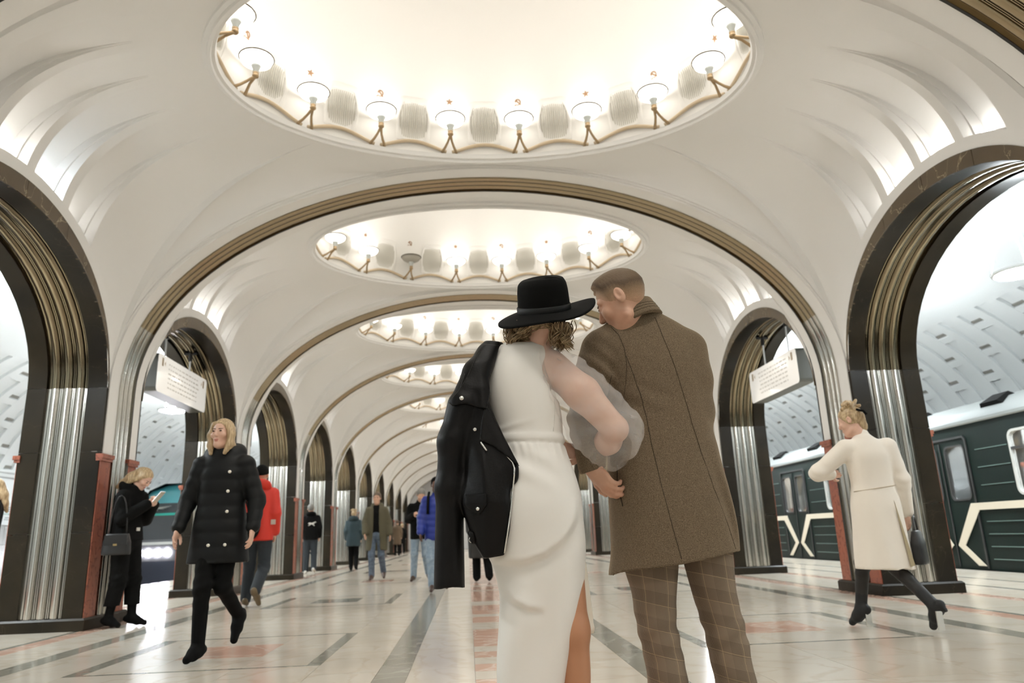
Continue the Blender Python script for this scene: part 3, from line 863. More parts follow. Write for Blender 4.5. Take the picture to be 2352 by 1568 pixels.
def train_car(label, yc, L_=18.9):
    X0 = 7.86; Wd = 2.68
    t = thing('metro_car', label, 'train', (X0, yc, 0), 0, 'green metro cars')
    hl = L_ / 2
    doors = [-8.925 + 5.95 * i for i in range(4)]
    doors = [-8.92 + 0.0, -2.97, 2.98, 8.0] if False else [d for d in (-6.70, -0.75, 5.20) ]
    holes = []
    for d in doors:
        for s in (-1, 1): holes.append((d + s * 0.36, 1.535, 0.235, 0.425))
    wins = [(d + 2.975, 1.585, 1.30, 0.45) for d in doors[:-1]] + [(doors[0] - 1.95, 1.585, 0.55, 0.45), (doors[-1] + 2.6, 1.585, 0.95, 0.45)]
    holes += wins
    # side wall with rectangular openings
    ys = sorted({-hl, hl} | {round(h[0] + s * h[2], 4) for h in holes for s in (-1, 1)})
    zs = [-0.55, 0.0, 1.06, 1.11, 1.135, 1.96, 2.035, 2.30]
    zs = sorted({-0.55, 2.30} | {round(h[1] + s * h[3], 4) for h in holes for s in (-1, 1)})
    b = MB()
    for i in range(len(ys) - 1):
        for j in range(len(zs) - 1):
            my, mz = (ys[i] + ys[i + 1]) / 2, (zs[j] + zs[j + 1]) / 2
            if any(abs(my - h[0]) < h[2] and abs(mz - h[1]) < h[3] for h in holes): continue
            b.add([(0, ys[i], zs[j]), (0, ys[i], zs[j + 1]), (0, ys[i + 1], zs[j + 1]), (0, ys[i + 1], zs[j])], [(0, 1, 2, 3)])
    # far side, ends, floor
    b.add([(Wd, -hl, -0.55), (Wd, hl, -0.55), (Wd, hl, 2.30), (Wd, -hl, 2.30)], [(0, 1, 2, 3)])
    for y in (-hl, hl): b.add([(0, y, -0.55), (Wd, y, -0.55), (Wd, y, 2.30), (0, y, 2.30)], [(0, 1, 2, 3)])
    b.build('body', GREEN, t)
    ib = MB()
    ib.add([(Wd - 0.06, -hl + .05, -0.1), (Wd - 0.06, hl - .05, -0.1), (Wd - 0.06, hl - .05, 2.3), (Wd - 0.06, -hl + .05, 2.3)], [(0, 1, 2, 3)])
    ib.add([(0.05, -hl + .05, 0.02), (Wd - 0.05, -hl + .05, 0.02), (Wd - 0.05, hl - .05, 0.02), (0.05, hl - .05, 0.02)], [(0, 1, 2, 3)])
    ib.add([(0.05, -hl + .05, 2.32), (Wd - 0.05, -hl + .05, 2.32), (Wd - 0.05, hl - .05, 2.32), (0.05, hl - .05, 2.32)], [(3, 2, 1, 0)])
    ib.build('interior', INT, t)
    lb = MB().box(Wd / 2 - 0.5, Wd / 2 - 0.2, -hl + 0.4, hl - 0.4, 2.25, 2.29); lb.box(Wd / 2 + 0.2, Wd / 2 + 0.5, -hl + 0.4, hl - 0.4, 2.25, 2.29)
    lb.build('ceiling_light', INTL, t)
    # roof
    pr = [(-0.03, 2.28), (-0.05, 2.30), (-0.05, 2.345), (-0.01, 2.36), (0.06, 2.47), (0.25, 2.62), (0.6, 2.72), (Wd / 2, 2.76), (Wd - 0.6, 2.72), (Wd - 0.2, 2.6), (Wd, 2.36), (Wd + 0.02, 2.28)]
    autosmooth(MB().grid([[(x, y, z) for x, z in pr] for y in (-hl, hl)]).build('roof', ROOFM, t).data, 40)
    for i in range(9):
        y = -hl + 1.2 + i * 2.06
        v = MB(); v.add([(0.10, y - .26, 2.49), (0.10, y + .26, 2.49), (0.34, y + .24, 2.64), (0.34, y - .24, 2.64), (0.06, y - .17, 2.56), (0.06, y + .22, 2.56), (0.30, y + .2, 2.70), (0.30, y - .15, 2.70)],
                        [(0, 1, 5, 4), (4, 5, 6, 7), (0, 4, 7, 3), (1, 2, 6, 5), (2, 3, 7, 6)])
        v.build('roof_vent', VENTB, t)
    for d in doors:
        dr = MB().box(-0.012, 0.0, d - 0.66, d + 0.66, 0.03, 2.06)
        fr = MB()
        o1 = [(d - 0.70, 0.02), (d - 0.70, 2.06), (d - 0.64, 2.12), (d + 0.64, 2.12), (d + 0.70, 2.06), (d + 0.70, 0.02)]
        i1 = [(d - 0.665, 0.02), (d - 0.665, 2.04), (d - 0.62, 2.085), (d + 0.62, 2.085), (d + 0.665, 2.04), (d + 0.665, 0.02)]
        fr.grid([[(0.0, y, z) for y, z in o1], [(-0.02, y, z) for y, z in o1], [(-0.02, y, z) for y, z in i1], [(0.0, y, z) for y, z in i1]])
        dp = fr.build('door', RUBBER, t)
        MB().box(-0.016, -0.002, d - 0.012, d + 0.012, 0.03, 2.05).build('door_seal', RUBBER, dp)
        for s in (-1, 1):
            P = rrect(d + s * 0.36, 1.535, 0.235, 0.425, 0.09)
            Q = rrect(d + s * 0.36, 1.535, 0.265, 0.455, 0.11)
            # fill the corners of the rectangular opening and frame it
            MB().grid([[(0.002, y, z) for y, z in Q], [(-0.012, y, z) for y, z in Q], [(-0.012, y, z) for y, z in P], [(0.03, y, z) for y, z in P]], closed_u=True).build('window_frame', RUBBER, dp)
            MB().add([(0.02, y, z) for y, z in P], [tuple(range(len(P)))]).build('pane', GLASS, dp)
        # cream chevrons
        for s in (-1, 1):
            c = [(d + s * 0.62, 1.03), (d + s * 0.07, 0.36), (d + s * 0.50, 0.06), (d + s * 0.66, 0.06), (d + s * 0.23, 0.36), (d + s * 0.72, 0.93)]
            c = [(d + s * 0.56, 1.03), (d + s * 0.06, 0.37), (d + s * 0.48, 0.06), (d + s * 0.66, 0.06), (d + s * 0.24, 0.37), (d + s * 0.74, 0.92)]
            M = Matrix(((0, 0, -1, 0), (1, 0, 0, 0), (0, 1, 0, 0), (0, 0, 0, 1)))
            MB().prism(c, 0.014, 0.022, M).build('cream_stripe', CREAMP, t)
    edges = [-hl] + [e for d in doors for e in (d - 0.56, d + 0.56)] + [hl]
    for i in range(0, len(edges), 2):
        MB().box(-0.024, 0.0, edges[i], edges[i + 1], 0.92, 1.03).build('cream_stripe', CREAMP, t)
        rb = MB()
        for z in (0.74, 0.55, 0.36, 0.17): rb.box(-0.012, 0, edges[i] + 0.28, edges[i + 1] - 0.28, z - 0.006, z + 0.006)
        rb.build('body_ribs', RIBM, t)
    for cy, cz, hy, hz in wins:
        P = rrect(cy, cz, hy, hz, 0.10); Q = rrect(cy, cz, hy + 0.035, hz + 0.035, 0.12)
        f = MB().grid([[(0.002, y, z) for y, z in Q], [(-0.014, y, z) for y, z in Q], [(-0.014, y, z) for y, z in P], [(0.03, y, z) for y, z in P]], closed_u=True).build('window_frame', FRAMEW, t)
        MB().add([(0.02, y, z) for y, z in P], [tuple(range(len(P)))]).build('pane', GLASS, f)
        MB().box(-0.014, 0.02, cy - hy, cy + hy, cz + 0.19, cz + 0.225).build('transom', RUBBER, f)
        rb = MB()
        for z in (1.30, 1.58, 1.86):
            for s in (-1, 1): rb.box(-0.010, 0, cy + s * (hy + 0.08) - (0.72 if s < 0 else 0), cy + s * (hy + 0.08) + (0.72 if s > 0 else 0), z - 0.006, z + 0.006)
        rb.build('body_ribs', RIBM, t)
    MB().box(0.1, Wd - 0.1, -hl + .5, hl - .5, -1.0, -0.5).build('underframe', RUBBER, t)
    return t
t1 = train_car('dark green metro car with cream stripe beside the woman in white', 12.95)
c2 = copy_tree(t1); c2.location.y = 12.95 + 19.5; c2['label'] = 'dark green metro car coupled further down the same platform'

# arriving train on the other platform
TEAL = mat('train_teal', (0.035, 0.16, 0.18), 0.3, coat=0.5)
TDARK = mat('train_dark', (0.02, 0.024, 0.026), 0.25, coat=0.3)
TGREY = mat('train_grey', (0.10, 0.10, 0.105), 0.35, 0.2)
HEAD = mat('headlight', (1, 1, 1), 0.3, emit=((0.93, 0.92, 1.0), 95.0))
def blue_train():
    x0, x1 = -10.5, -7.86; yF = 23.4; cx = (x0 + x1) / 2; hw = (x1 - x0) / 2
    t = thing('metro_train', 'teal-roofed metro train arriving with four white headlights lit', 'train', (cx, yF, 0))
    def sect(z):      # half width and forward bulge per height
        return hw * float(np.interp(z, [-0.9, 0.2, 1.6, 2.2, 2.55, 2.75], [0.96, 1.0, 0.99, 0.95, 0.80, 0.45]))
    def front_rows(zs, y_off=0.0, n=14):
        rows = []
        for z in zs:
            h = sect(z); back = float(np.interp(z, [-0.9, 0.9, 2.2, 2.75], [0.10, 0.0, 0.16, 0.75]))
            rows.append([(h * math.sin(PI / 2 * u), back + 0.30 * (1 - math.cos(PI / 2 * u)) ** 1.5 + y_off, z) for u in np.linspace(-1, 1, n)])
        return rows
    def part(nm, zs, m, off=0.0): return MB().grid(front_rows(zs, off), flip=True).build(nm, m, t, True)
    part('roof_cap', [2.13, 2.3, 2.45, 2.55, 2.66, 2.75], TEAL)
    part('visor', [1.83, 2.0, 2.13], TDARK, -0.01)
    part('teal_band', [1.76, 1.83], mat('train_teal_line', (0.02, 0.25, 0.20), 0.3), -0.015)
    part('windscreen', [1.05, 1.4, 1.76], mat('train_windscreen', (0.03, 0.032, 0.034), 0.12))
    part('nose', [0.42, 0.75, 1.05], TGREY)
    part('bumper', [-0.9, -0.3, 0.1, 0.42], mat('train_bumper', (0.03, 0.035, 0.05), 0.4), -0.02)
    zs = [-0.9, 0.2, 1.0, 1.6, 2.0, 2.2, 2.4, 2.55, 2.66, 2.75]
    rows = [[(s * sect(z), y, z) for s, z in [(-1, z) for z in zs] + [(1, z) for z in zs[::-1]]] for y in (0.55, 19.0)]
    MB().grid(rows, flip=True).build('body', TDARK, t, True)
    MB().add([(-0.9, -0.03, 0.90), (0.2, -0.03, 0.90), (0.2, -0.03, 0.98), (-0.9, -0.03, 0.98)], [(0, 1, 2, 3)]).build('number_plate', mat('plate_white', (0.6, 0.6, 0.57), 0.4), t)
    e = MB()
    for s in (-1, 1):
        for q in range(4): e.tube([(s * 0.03, -0.02, 1.985 - 0.01 * q), (s * (0.42 - 0.07 * q), -0.0, 2.03 - 0.03 * q)], [0.012, 0.004], 5)
    e.tube([(0, -0.02, 2.06), (0, -0.02, 1.9)], 0.03, 8)
    e.build('winged_emblem', mat('emblem_silver', (0.5, 0.5, 0.46), 0.3, 0.8), t).location = (-0.55, -0.02, 0)
    for i in range(4):
        x = -1.02 + 0.285 * i
        y = 0.30 * (1 - math.cos(math.asin(min(1, abs(x) / hw)))) ** 1.5
        b = MB(); n = 16
        b.add([(x, y - 0.055, 0.665)] + [(x + 0.105 * math.cos(2 * PI * j / n), y - 0.045, 0.665 + 0.105 * math.sin(2 * PI * j / n)) for j in range(n)], [(0, 1 + j, 1 + (j + 1) % n) for j in range(n)])
        h = b.build('headlight', HEAD, t)
        r = MB().tube([(x + 0.118 * math.cos(2 * PI * j / n), y - 0.045, 0.665 + 0.118 * math.sin(2 * PI * j / n)) for j in range(n + 1)], 0.014, 5, False)
        r.build('headlight_ring', TGREY, t)
    MB().tube([(-hw + 0.06, 0.10, 0.35), (-hw + 0.06, 0.10, 1.0)], 0.018, 6).build('grab_rail', METAL_W, t)
blue_train()

# ================================================================== FIGURES: implicit-surface modelling
f32 = np.float32
def V(*a): return np.array(a, dtype=f32)
def smin(a, b, k):
    h = np.clip(0.5 + 0.5 * (b - a) / k, 0, 1); return b + (a - b) * h - k * h * (1 - h)
def smax(a, b, k): return -smin(-a, -b, k)
def cone(P, a, b, ra, rb, flat=None):
    """tapered capsule; flat=(axis, factor) squeezes the section along a unit axis"""
    a = np.asarray(a, f32); b = np.asarray(b, f32); ba = b - a; pa = P - a
    h = np.clip(pa @ ba / (ba @ ba + 1e-9), 0, 1)
    d = pa - h[:, None] * ba
    if flat is not None:
        ax = np.asarray(flat[0], f32); c = d @ ax; d = d + np.outer(c * (1 / flat[1] - 1), ax)
        return (np.sqrt((d * d).sum(1)) - (ra + (rb - ra) * h)) * min(1.0, flat[1])
    return np.sqrt((d * d).sum(1)) - (ra + (rb - ra) * h)
def chain(P, pts, rs, k=0.02, flat=None):
    d = None
    for i in range(len(pts) - 1):
        c = cone(P, pts[i], pts[i + 1], rs[i], rs[i + 1], flat)
        d = c if d is None else smin(d, c, k)
    return d
def ell(P, c, r, R=None):
    q = P - np.asarray(c, f32)
    if R is not None: q = q @ np.asarray(R, f32).T
    q = q / np.asarray(r, f32); k0 = np.sqrt((q * q).sum(1))
    q2 = q / np.asarray(r, f32); k1 = np.sqrt((q2 * q2).sum(1)) + 1e-9
    return k0 * (k0 - 1) / k1
def zloft(P, z, xl, xr, cy, ay, pw=2.0, kz=0.5):
    """upright loft: left and right outline, depth centre and half depth per height"""
    Z = P[:, 2]; o = np.argsort(z); zz = np.asarray(z, float)[o]
    gz = np.linspace(zz[0], zz[-1], 121)
    def sm(a):
        if not hasattr(a, '__len__'): return a
        g = np.interp(gz, zz, np.asarray(a, float)[o])
        for _ in range(2):
            q = np.pad(g, 3, mode='edge'); g2 = sum(q[i:i + 121] for i in range(7)) / 7; g2[:2] = g[:2]; g2[-2:] = g[-2:]; g = g2
        return np.interp(Z, gz, g).astype(f32)
    L_, R_, C, A = sm(xl), sm(xr), sm(cy), sm(ay)
    cx = (L_ + R_) / 2; ax = (R_ - L_) / 2
    q = ((np.abs(P[:, 0] - cx) / ax) ** pw + (np.abs(P[:, 1] - C) / A) ** pw) ** (1 / pw)
    d = (q - 1) * np.minimum(ax, A)
    e = np.maximum(zz[0] - Z, Z - zz[-1])
    return np.where(e > 0, np.maximum(d, e), np.maximum(d, e))
def surface_nets(F, lo, h):
    S = F < 0
    nx, ny, nz = F.shape
    cnt = np.zeros((nx - 1, ny - 1, nz - 1), np.int8)
    for i in (0, 1):
        for j in (0, 1):
            for k in (0, 1): cnt += S[i:nx - 1 + i, j:ny - 1 + j, k:nz - 1 + k]
    act = np.argwhere((cnt > 0) & (cnt < 8))
    if len(act) == 0: return np.zeros((0, 3)), np.zeros((0, 4), int)
    idx = -np.ones(cnt.shape, np.int64); idx[act[:, 0], act[:, 1], act[:, 2]] = np.arange(len(act))
    acc = np.zeros((len(act), 3)); n = np.zeros(len(act))
    cor = [(i, j, k) for i in (0, 1) for j in (0, 1) for k in (0, 1)]
    for a in range(8):
        for b in range(a + 1, 8):
            ca, cb = cor[a], cor[b]
            if sum(abs(p - q) for p, q in zip(ca, cb)) != 1: continue
            fa = F[act[:, 0] + ca[0], act[:, 1] + ca[1], act[:, 2] + ca[2]]; fb = F[act[:, 0] + cb[0], act[:, 1] + cb[1], act[:, 2] + cb[2]]
            m = (fa < 0) != (fb < 0)
            t = np.where(m, fa / np.where(m, fa - fb, 1), 0)
            p = np.array(ca)[None] + t[:, None] * (np.array(cb) - np.array(ca))[None]
            acc[m] += p[m]; n[m] += 1
    v = np.asarray(lo) + (act + acc / n[:, None]) * h
    quads = []
    for ax in range(3):
        sl0 = [slice(None)] * 3; sl1 = [slice(None)] * 3
        sl0[ax] = slice(0, -1); sl1[ax] = slice(1, None)
        ch = np.argwhere(S[tuple(sl0)] != S[tuple(sl1)])
        b1, b2 = [(1, 2), (2, 0), (0, 1)][ax]
        ok = (ch[:, b1] > 0) & (ch[:, b2] > 0) & (ch[:, b1] < F.shape[b1] - 1) & (ch[:, b2] < F.shape[b2] - 1)
        ch = ch[ok]
        def g(d1, d2):
            c = ch.copy(); c[:, b1] += d1; c[:, b2] += d2; return idx[c[:, 0], c[:, 1], c[:, 2]]
        q = np.stack([g(-1, -1), g(0, -1), g(0, 0), g(-1, 0)], 1)
        ins = S[ch[:, 0], ch[:, 1], ch[:, 2]]
        q[~ins] = q[~ins][:, ::-1]
        quads.append(q)
    q = np.concatenate(quads); q = q[(q >= 0).all(1)]
    return v, q
def sdf_mesh(name, fn, lo, hi, h, m, attr=None, c=6, mats=None):
    lo = np.asarray(lo, float); hi = np.asarray(hi, float)
    nb = np.ceil((hi - lo) / (h * c)).astype(int) + 1
    n = nb * c
    ax = [lo[i] + h * (np.arange(nb[i]) * c + (c - 1) / 2) for i in range(3)]
    G = np.stack(np.meshgrid(*ax, indexing='ij'), -1).reshape(-1, 3).astype(f32)
    fc = fn(G).reshape(nb)
    F = np.repeat(np.repeat(np.repeat(np.where(fc < 0, -1.0, 1.0).astype(f32), c, 0), c, 1), c, 2)
    ab = np.argwhere(np.abs(fc) < 1.35 * c * h)
    if len(ab):
        off = np.stack(np.meshgrid(np.arange(c), np.arange(c), np.arange(c), indexing='ij'), -1).reshape(-1, 3)
        I = (ab[:, None, :] * c + off[None]).reshape(-1, 3)
        out = np.empty(len(I), f32)
        for s in range(0, len(I), 400000):
            J = I[s:s + 400000]; out[s:s + 400000] = fn((lo + J * h).astype(f32))
        F[I[:, 0], I[:, 1], I[:, 2]] = out
    v, q = surface_nets(F, lo, h)
    me = bpy.data.meshes.new(name)
    me.vertices.add(len(v)); me.vertices.foreach_set('co', v.astype(f32).ravel())
    me.loops.add(len(q) * 4); me.loops.foreach_set('vertex_index', q.astype(np.int32).ravel())
    me.polygons.add(len(q)); me.polygons.foreach_set('loop_start', (np.arange(len(q)) * 4).astype(np.int32))
    try: me.polygons.foreach_set('loop_total', np.full(len(q), 4, np.int32))
    except Exception: pass
    me.update(calc_edges=True)
    me.materials.append(m)
    if attr is not None:
        at = me.attributes.new('pat', 'FLOAT_VECTOR', 'POINT'); at.data.foreach_set('vector', attr(v).astype(f32).ravel())
    me.shade_smooth(); me.validate()
    return me
def sdf_part(name, fn, lo, hi, h, m, parent, attr=None):
    me = sdf_mesh(name, fn, lo, hi, h, m, attr)
    o = link(name, me)
    o.parent = parent; o.matrix_parent_inverse = Matrix.Translation(parent.location).inverted()
    return o
def wpart(o, parent):
    """parent an object built in world coordinates without moving it"""
    o.parent = parent; o.matrix_parent_inverse = Matrix.Translation(parent.location).inverted() @ Matrix()
    return o
def frame(fwd, up=(0, 0, 1)):
    f = np.asarray(fwd, float); f /= np.linalg.norm(f); u = np.asarray(up, float); u = u - f * (u @ f); u /= np.linalg.norm(u)
    return np.stack([np.cross(f, u), f, u])     # rows: right, forward, up
# ---- head -----------------------------------------------------------
def head_sdf(P, c, R, s=1.0, fem=False, detail=True):
    q = ((P - np.asarray(c, f32)) @ np.asarray(R, f32).T) / s        # head frame: x right, y forward, z up
    d = ell(q, (0, -0.012, 0.030), (0.076, 0.096, 0.092))
    jw = 0.049 if fem else 0.058
    d = smin(d, ell(q, (0, 0.028, -0.040), (jw, 0.062, 0.080)), 0.03)
    d = smin(d, ell(q, (0, 0.062, -0.092), (0.026, 0.028, 0.024)), 0.025)       # chin
    d = smin(d, cone(q, (-0.045, 0.0, -0.075), (-0.012, 0.06, -0.097), 0.02, 0.018), 0.02)
    d = smin(d, cone(q, (0.045, 0.0, -0.075), (0.012, 0.06, -0.097), 0.02, 0.018), 0.02)
    if detail:
        nr = 0.8 if fem else 1.0
        d = smin(d, cone(q, (0, 0.082, 0.022), (0, 0.106, -0.020), 0.008 * nr, 0.011 * nr), 0.010)   # nose
        d = smin(d, ell(q, (0, 0.098, -0.025), (0.0165 * nr, 0.012, 0.008)), 0.006)
        if not fem: d = smin(d, cone(q, (-0.045, 0.072, 0.034), (0.045, 0.072, 0.034), 0.010, 0.010), 0.012)   # brow
        for sx in (-1, 1):
            d = smax(d, -ell(q, (sx * 0.031, 0.098, 0.012), (0.019, 0.014, 0.011)), 0.012)   # eye socket
            d = smin(d, ell(q, (sx * 0.031, 0.079, 0.012), (0.014, 0.012, 0.012)), 0.004)     # eyeball bulge
            d = smin(d, ell(q, (sx * 0.042, 0.066, -0.018), (0.022, 0.02, 0.02)), 0.02)       # cheek
            # ear
            e = ell(q, (sx * 0.080, -0.016, 0.002), (0.012, 0.0195, 0.034))
            e = smax(e, -ell(q, (sx * 0.093, -0.012, 0.006), (0.012, 0.0115, 0.021)), 0.004)
            e = smin(e, cone(q, (sx * 0.083, -0.022, -0.004), (sx * 0.084, -0.016, 0.014), 0.004, 0.003), 0.003)
            d = smin(d, e, 0.006)
        d = smin(d, ell(q, (0, 0.088, -0.056), (0.022, 0.010, 0.0055)), 0.005)
        d = smin(d, ell(q, (0, 0.087, -0.067), (0.018, 0.010, 0.0065)), 0.005)
        d = smax(d, -cone(q, (-0.018, 0.100, -0.0612), (0.018, 0.100, -0.0612), 0.0025, 0.0025), 0.003)
    return d * s
# ---- hand -----------------------------------------------------------
def hand_sdf(P, wrist, R, side=1, curl=0.5, s=1.0, spread=0.06, thumb=0.6):
    """R rows: lateral (toward the thumb for side=1), finger direction, back-of-hand normal"""
    q = ((P - np.asarray(wrist, f32)) @ np.asarray(R, f32).T) / s
    if side < 0: q = q * np.array([-1, 1, 1], f32)
    d = chain(q, [(0, -0.03, 0), (0, 0.015, 0)], [0.027, 0.028], 0.01, ((0, 0, 1), 0.72))
    d = smin(d, ell(q, (0.0, 0.052, -0.002), (0.041, 0.050, 0.0155)), 0.018)
    for i, (x, L_, r) in enumerate(((0.030, 0.072, 0.0090), (0.010, 0.080, 0.0094), (-0.010, 0.074, 0.0090), (-0.029, 0.058, 0.0080))):
        a = np.array([x, 0.088 - 0.006 * abs(i - 1.2), 0.0]); ang = curl * (0.65 + 0.12 * i); yaw = -spread * (i - 1.5)
        pts = [a]; th = ang * 0.6
        for seg in (0.45, 0.31, 0.24):
            dv = np.array([math.sin(yaw) * -1 * math.cos(th), math.cos(yaw) * math.cos(th), -math.sin(th)])
            pts.append(pts[-1] + dv * L_ * seg); th += ang * 0.9
        d = smin(d, chain(q, pts, [r * 1.05, r, r * 0.92, r * 0.78], 0.004), 0.007)
    t0 = np.array([0.026, 0.020, -0.006]); t1 = t0 + np.array([0.028, 0.024, -0.012]); t2 = t1 + np.array([0.012 * (1 - thumb), 0.026, -0.016 * thumb]); t3 = t2 + np.array([-0.006 * thumb, 0.022, -0.008 * thumb])
    d = smin(d, chain(q, [t0, t1, t2, t3], [0.016, 0.0125, 0.0108, 0.0085], 0.006), 0.010)
    return d * s

SKIN = mat('skin', (0.60, 0.36, 0.25), 0.45, noise=(18, (0.54, 0.29, 0.19), 3, 0.4, 0.75))
SKIN2 = mat('skin_pale', (0.66, 0.42, 0.31), 0.45, noise=(15, (0.60, 0.34, 0.24), 3, 0.4, 0.75))
SKIND = mat('skin_dark', (0.12, 0.055, 0.03), 0.45)
SKINT = mat('skin_tan', (0.46, 0.22, 0.115), 0.42)
LIP = mat('lips', (0.42, 0.12, 0.09), 0.4)
EYE = mat('eye_dark', (0.03, 0.018, 0.012), 0.25)
BROW = mat('eyebrow', (0.10, 0.055, 0.03), 0.7)

# ---- generic walker -------------------------------------------------
def rotz(a):
    c, s = math.cos(a), math.sin(a); return np.array([[c, -s, 0], [s, c, 0], [0, 0, 1]])
class Fig:
    """one person: local frame faces +y, origin on the floor"""
    def __init__(s, label, x, y, face, H=1.75, res=0.016, **kw):
        s.k = H / 1.75; s.res = res
        s.e = thing('person', label, 'person', (x, y, 0), face)
        s.J = dict(pel=(0, 0, .93), che=(0, 0.0, 1.28), nek=(0, -0.01, 1.47), hed=(0, 0.03, 1.635),
                   shL=(-.165, 0, 1.395), shR=(.165, 0, 1.395), elL=(-.215, -.02, 1.15), elR=(.215, -.02, 1.15), wrL=(-.215, .06, .92), wrR=(.215, .06, .92),
                   hpL=(-.09, 0, .90), hpR=(.09, 0, .90), knL=(-.095, .02, .50), knR=(.095, .02, .50), anL=(-.095, -.02, .09), anR=(.095, -.02, .09),
                   toL=(-.105, .15, .03), toR=(.105, .15, .03))
        s.J.update(kw.get('J', {}))
        s.hf = kw.get('look', (0, 1, 0))
        s.J = {k: np.array(v, float) * s.k for k, v in s.J.items()}
        s.kw = kw; s.fem = kw.get('fem', False)
        s.R = frame(s.hf)
    def box(s, names, pad):
        A = np.array([s.J[n] for n in names]); return A.min(0) - pad * s.k, A.max(0) + pad * s.k
    def part(s, name, fn, lo, hi, m, h=None, attr=None):
        me = sdf_mesh(name, fn, lo, hi, h or s.res, m, attr); return link(name, me, s.e)
    def hand_frames(s, sd):
        J = s.J; d = J['wr' + sd] - J['el' + sd]; d = d / np.linalg.norm(d)
        n = np.array([1.0 if sd == 'R' else -1.0, 0, 0.0]); n = n - d * (n @ d); n /= np.linalg.norm(n)
        hk = s.kw.get('hand' + sd)
        if hk is not None:
            d = np.array(hk[0], float); d /= np.linalg.norm(d); n = np.array(hk[1], float); n = n - d * (n @ d); n /= np.linalg.norm(n)
        lat = np.cross(d, n)
        return np.stack([lat, d, n])
    def body(s, m=None, h=None, hands=True, detail=True):
        J, k = s.J, s.k; m = m or SKIN
        HF = {sd: s.hand_frames(sd) for sd in 'LR'}
        def fn(P):
            d = head_sdf(P, J['hed'], s.R, k * (0.96 if s.fem else 1.0), s.fem, detail)
            hb = J['hed'] + np.array([0, 0, 0]) - s.R[2] * 0.07 * k - s.R[1] * 0.015 * k
            d = smin(d, cone(P, J['nek'], hb, .055 * k, .05 * k), 0.03)
            d = smin(d, ell(P, J['che'] + np.array([0, 0, -.02]), V(.14, .085, .20) * k), 0.05)
            d = smin(d, ell(P, J['pel'], V(.135, .09, .14) * k), 0.06)
            d = smin(d, cone(P, J['che'], J['pel'], .085 * k, .085 * k), 0.05)
            for sd in 'LR':
                d = smin(d, chain(P, [J['sh' + sd], J['el' + sd], J['wr' + sd]], [.045 * k, .036 * k, .026 * k], 0.02), 0.03)
                d = smin(d, chain(P, [J['hp' + sd], J['kn' + sd], J['an' + sd]], [.07 * k, .045 * k, .032 * k], 0.03), 0.03)
                d = smin(d, cone(P, J['an' + sd], J['to' + sd], .027 * k, .02 * k), 0.02)
                if hands: d = smin(d, hand_sdf(P, J['wr' + sd], HF[sd], 1 if sd == 'R' else -1, s.kw.get('curl', 0.5), k * 0.95), 0.008)
            return d
        A = np.array(list(J.values())); lo, hi = A.min(0) - .17 * k, A.max(0) + .17 * k; lo[2] = max(lo[2], -0.005)
        hi[2] += 0.02
        o = s.part('body', fn, lo, hi, m, h or s.res * 0.75)
        return o
    def face(s, lips=True):
        J, k = s.J, s.k * (0.96 if s.fem else 1.0)
        def W_(x, y, z): return J['hed'] + k * (x * s.R[0] + y * s.R[1] + z * s.R[2])
        for sx in (-1, 1):
            c = W_(sx * .031, .0885, .0125)
            s.part('eye', lambda P: ell(P, c, V(.0115, .004, .0056 if s.fem else .0048) * k, s.R), c - .02, c + .02, EYE, 0.0016)
            a, b = W_(sx * .016, .090, .030), W_(sx * .046, .080, .032)
            s.part('eyebrow', lambda P: cone(P, a, b, .0034 if s.fem else .0042, .0022), np.minimum(a, b) - .015, np.maximum(a, b) + .015, BROW, 0.002)
        if lips:
            c = W_(0, .0905, -.0615)
            s.part('lips', lambda P: smin(ell(P, W_(0, .0895, -.0562), V(.021, .009, .0052) * k, s.R), ell(P, W_(0, .0885, -.0672), V(.017, .009, .0062) * k, s.R), .002), c - .035, c + .035, LIP, 0.002)
    def trousers(s, m, r=(.098, .072, .058), hem=0.0, name='trousers'):
        J, k = s.J, s.k
        def fn(P):
            d = ell(P, J['pel'] + np.array([0, 0, -.02]) * k, V(.165, .125, .13) * k)
            for sd in 'LR':
                c = chain(P, [J['hp' + sd], J['kn' + sd], J['an' + sd]], [q * k for q in r], 0.03)
                kn = J['kn' + sd]
                c = c - 0.004 * np.sin((P[:, 2] - kn[2]) * 75 + 3 * P[:, 0] * 12) * np.exp(-((P[:, 2] - kn[2]) / .12) ** 2)
                d = smin(d, c, 0.035)
            return d
        lo, hi = s.box(('hpL', 'hpR', 'knL', 'knR', 'anL', 'anR', 'pel'), .17)
        lo[2] = min(J['anL'][2], J['anR'][2]) - .055 * k + hem
        return s.part(name, fn, lo, hi, m)
    def shoes(s, m, boot=0.0, heel=0.0, sole=None):
        J, k = s.J, s.k
        for sd in 'LR':
            an, to = J['an' + sd], J['to' + sd]
            ft = to - an; ft = ft / (np.linalg.norm(ft) + 1e-6)
            kn = J['kn' + sd]; up = (kn - an) / np.linalg.norm(kn - an)
            sn = up - ft * (up @ ft); sn = sn / (np.linalg.norm(sn) + 1e-6)
            hl = an - sn * (.045 * k) - ft * .040 * k
            sm = sole or m
            def fn(P):
                d = chain(P, [hl, hl + (to - hl) * .55 + sn * .012 * k, to], [.036 * k, .040 * k, .028 * k], 0.02)
                d = smin(d, cone(P, an - up * .03 * k, an + up * (.015 + boot) * k, .044 * k, .047 * k), 0.03)
                if boot > .05: d = smin(d, cone(P, an, hl + (to - hl) * .6, .043 * k, .038 * k), .02)
                if heel: d = smin(d, cone(P, hl - up * .01, hl - up * heel * k, .022 * k, .016 * k), 0.006)
                return d
            A = np.array([hl, to, an + up * (.1 + boot) * k, hl - up * heel]); lo, hi = A.min(0) - .07 * k, A.max(0) + .07 * k
            lo[2] = max(lo[2], 0.004) if min(hl[2], to[2]) < .08 else lo[2]
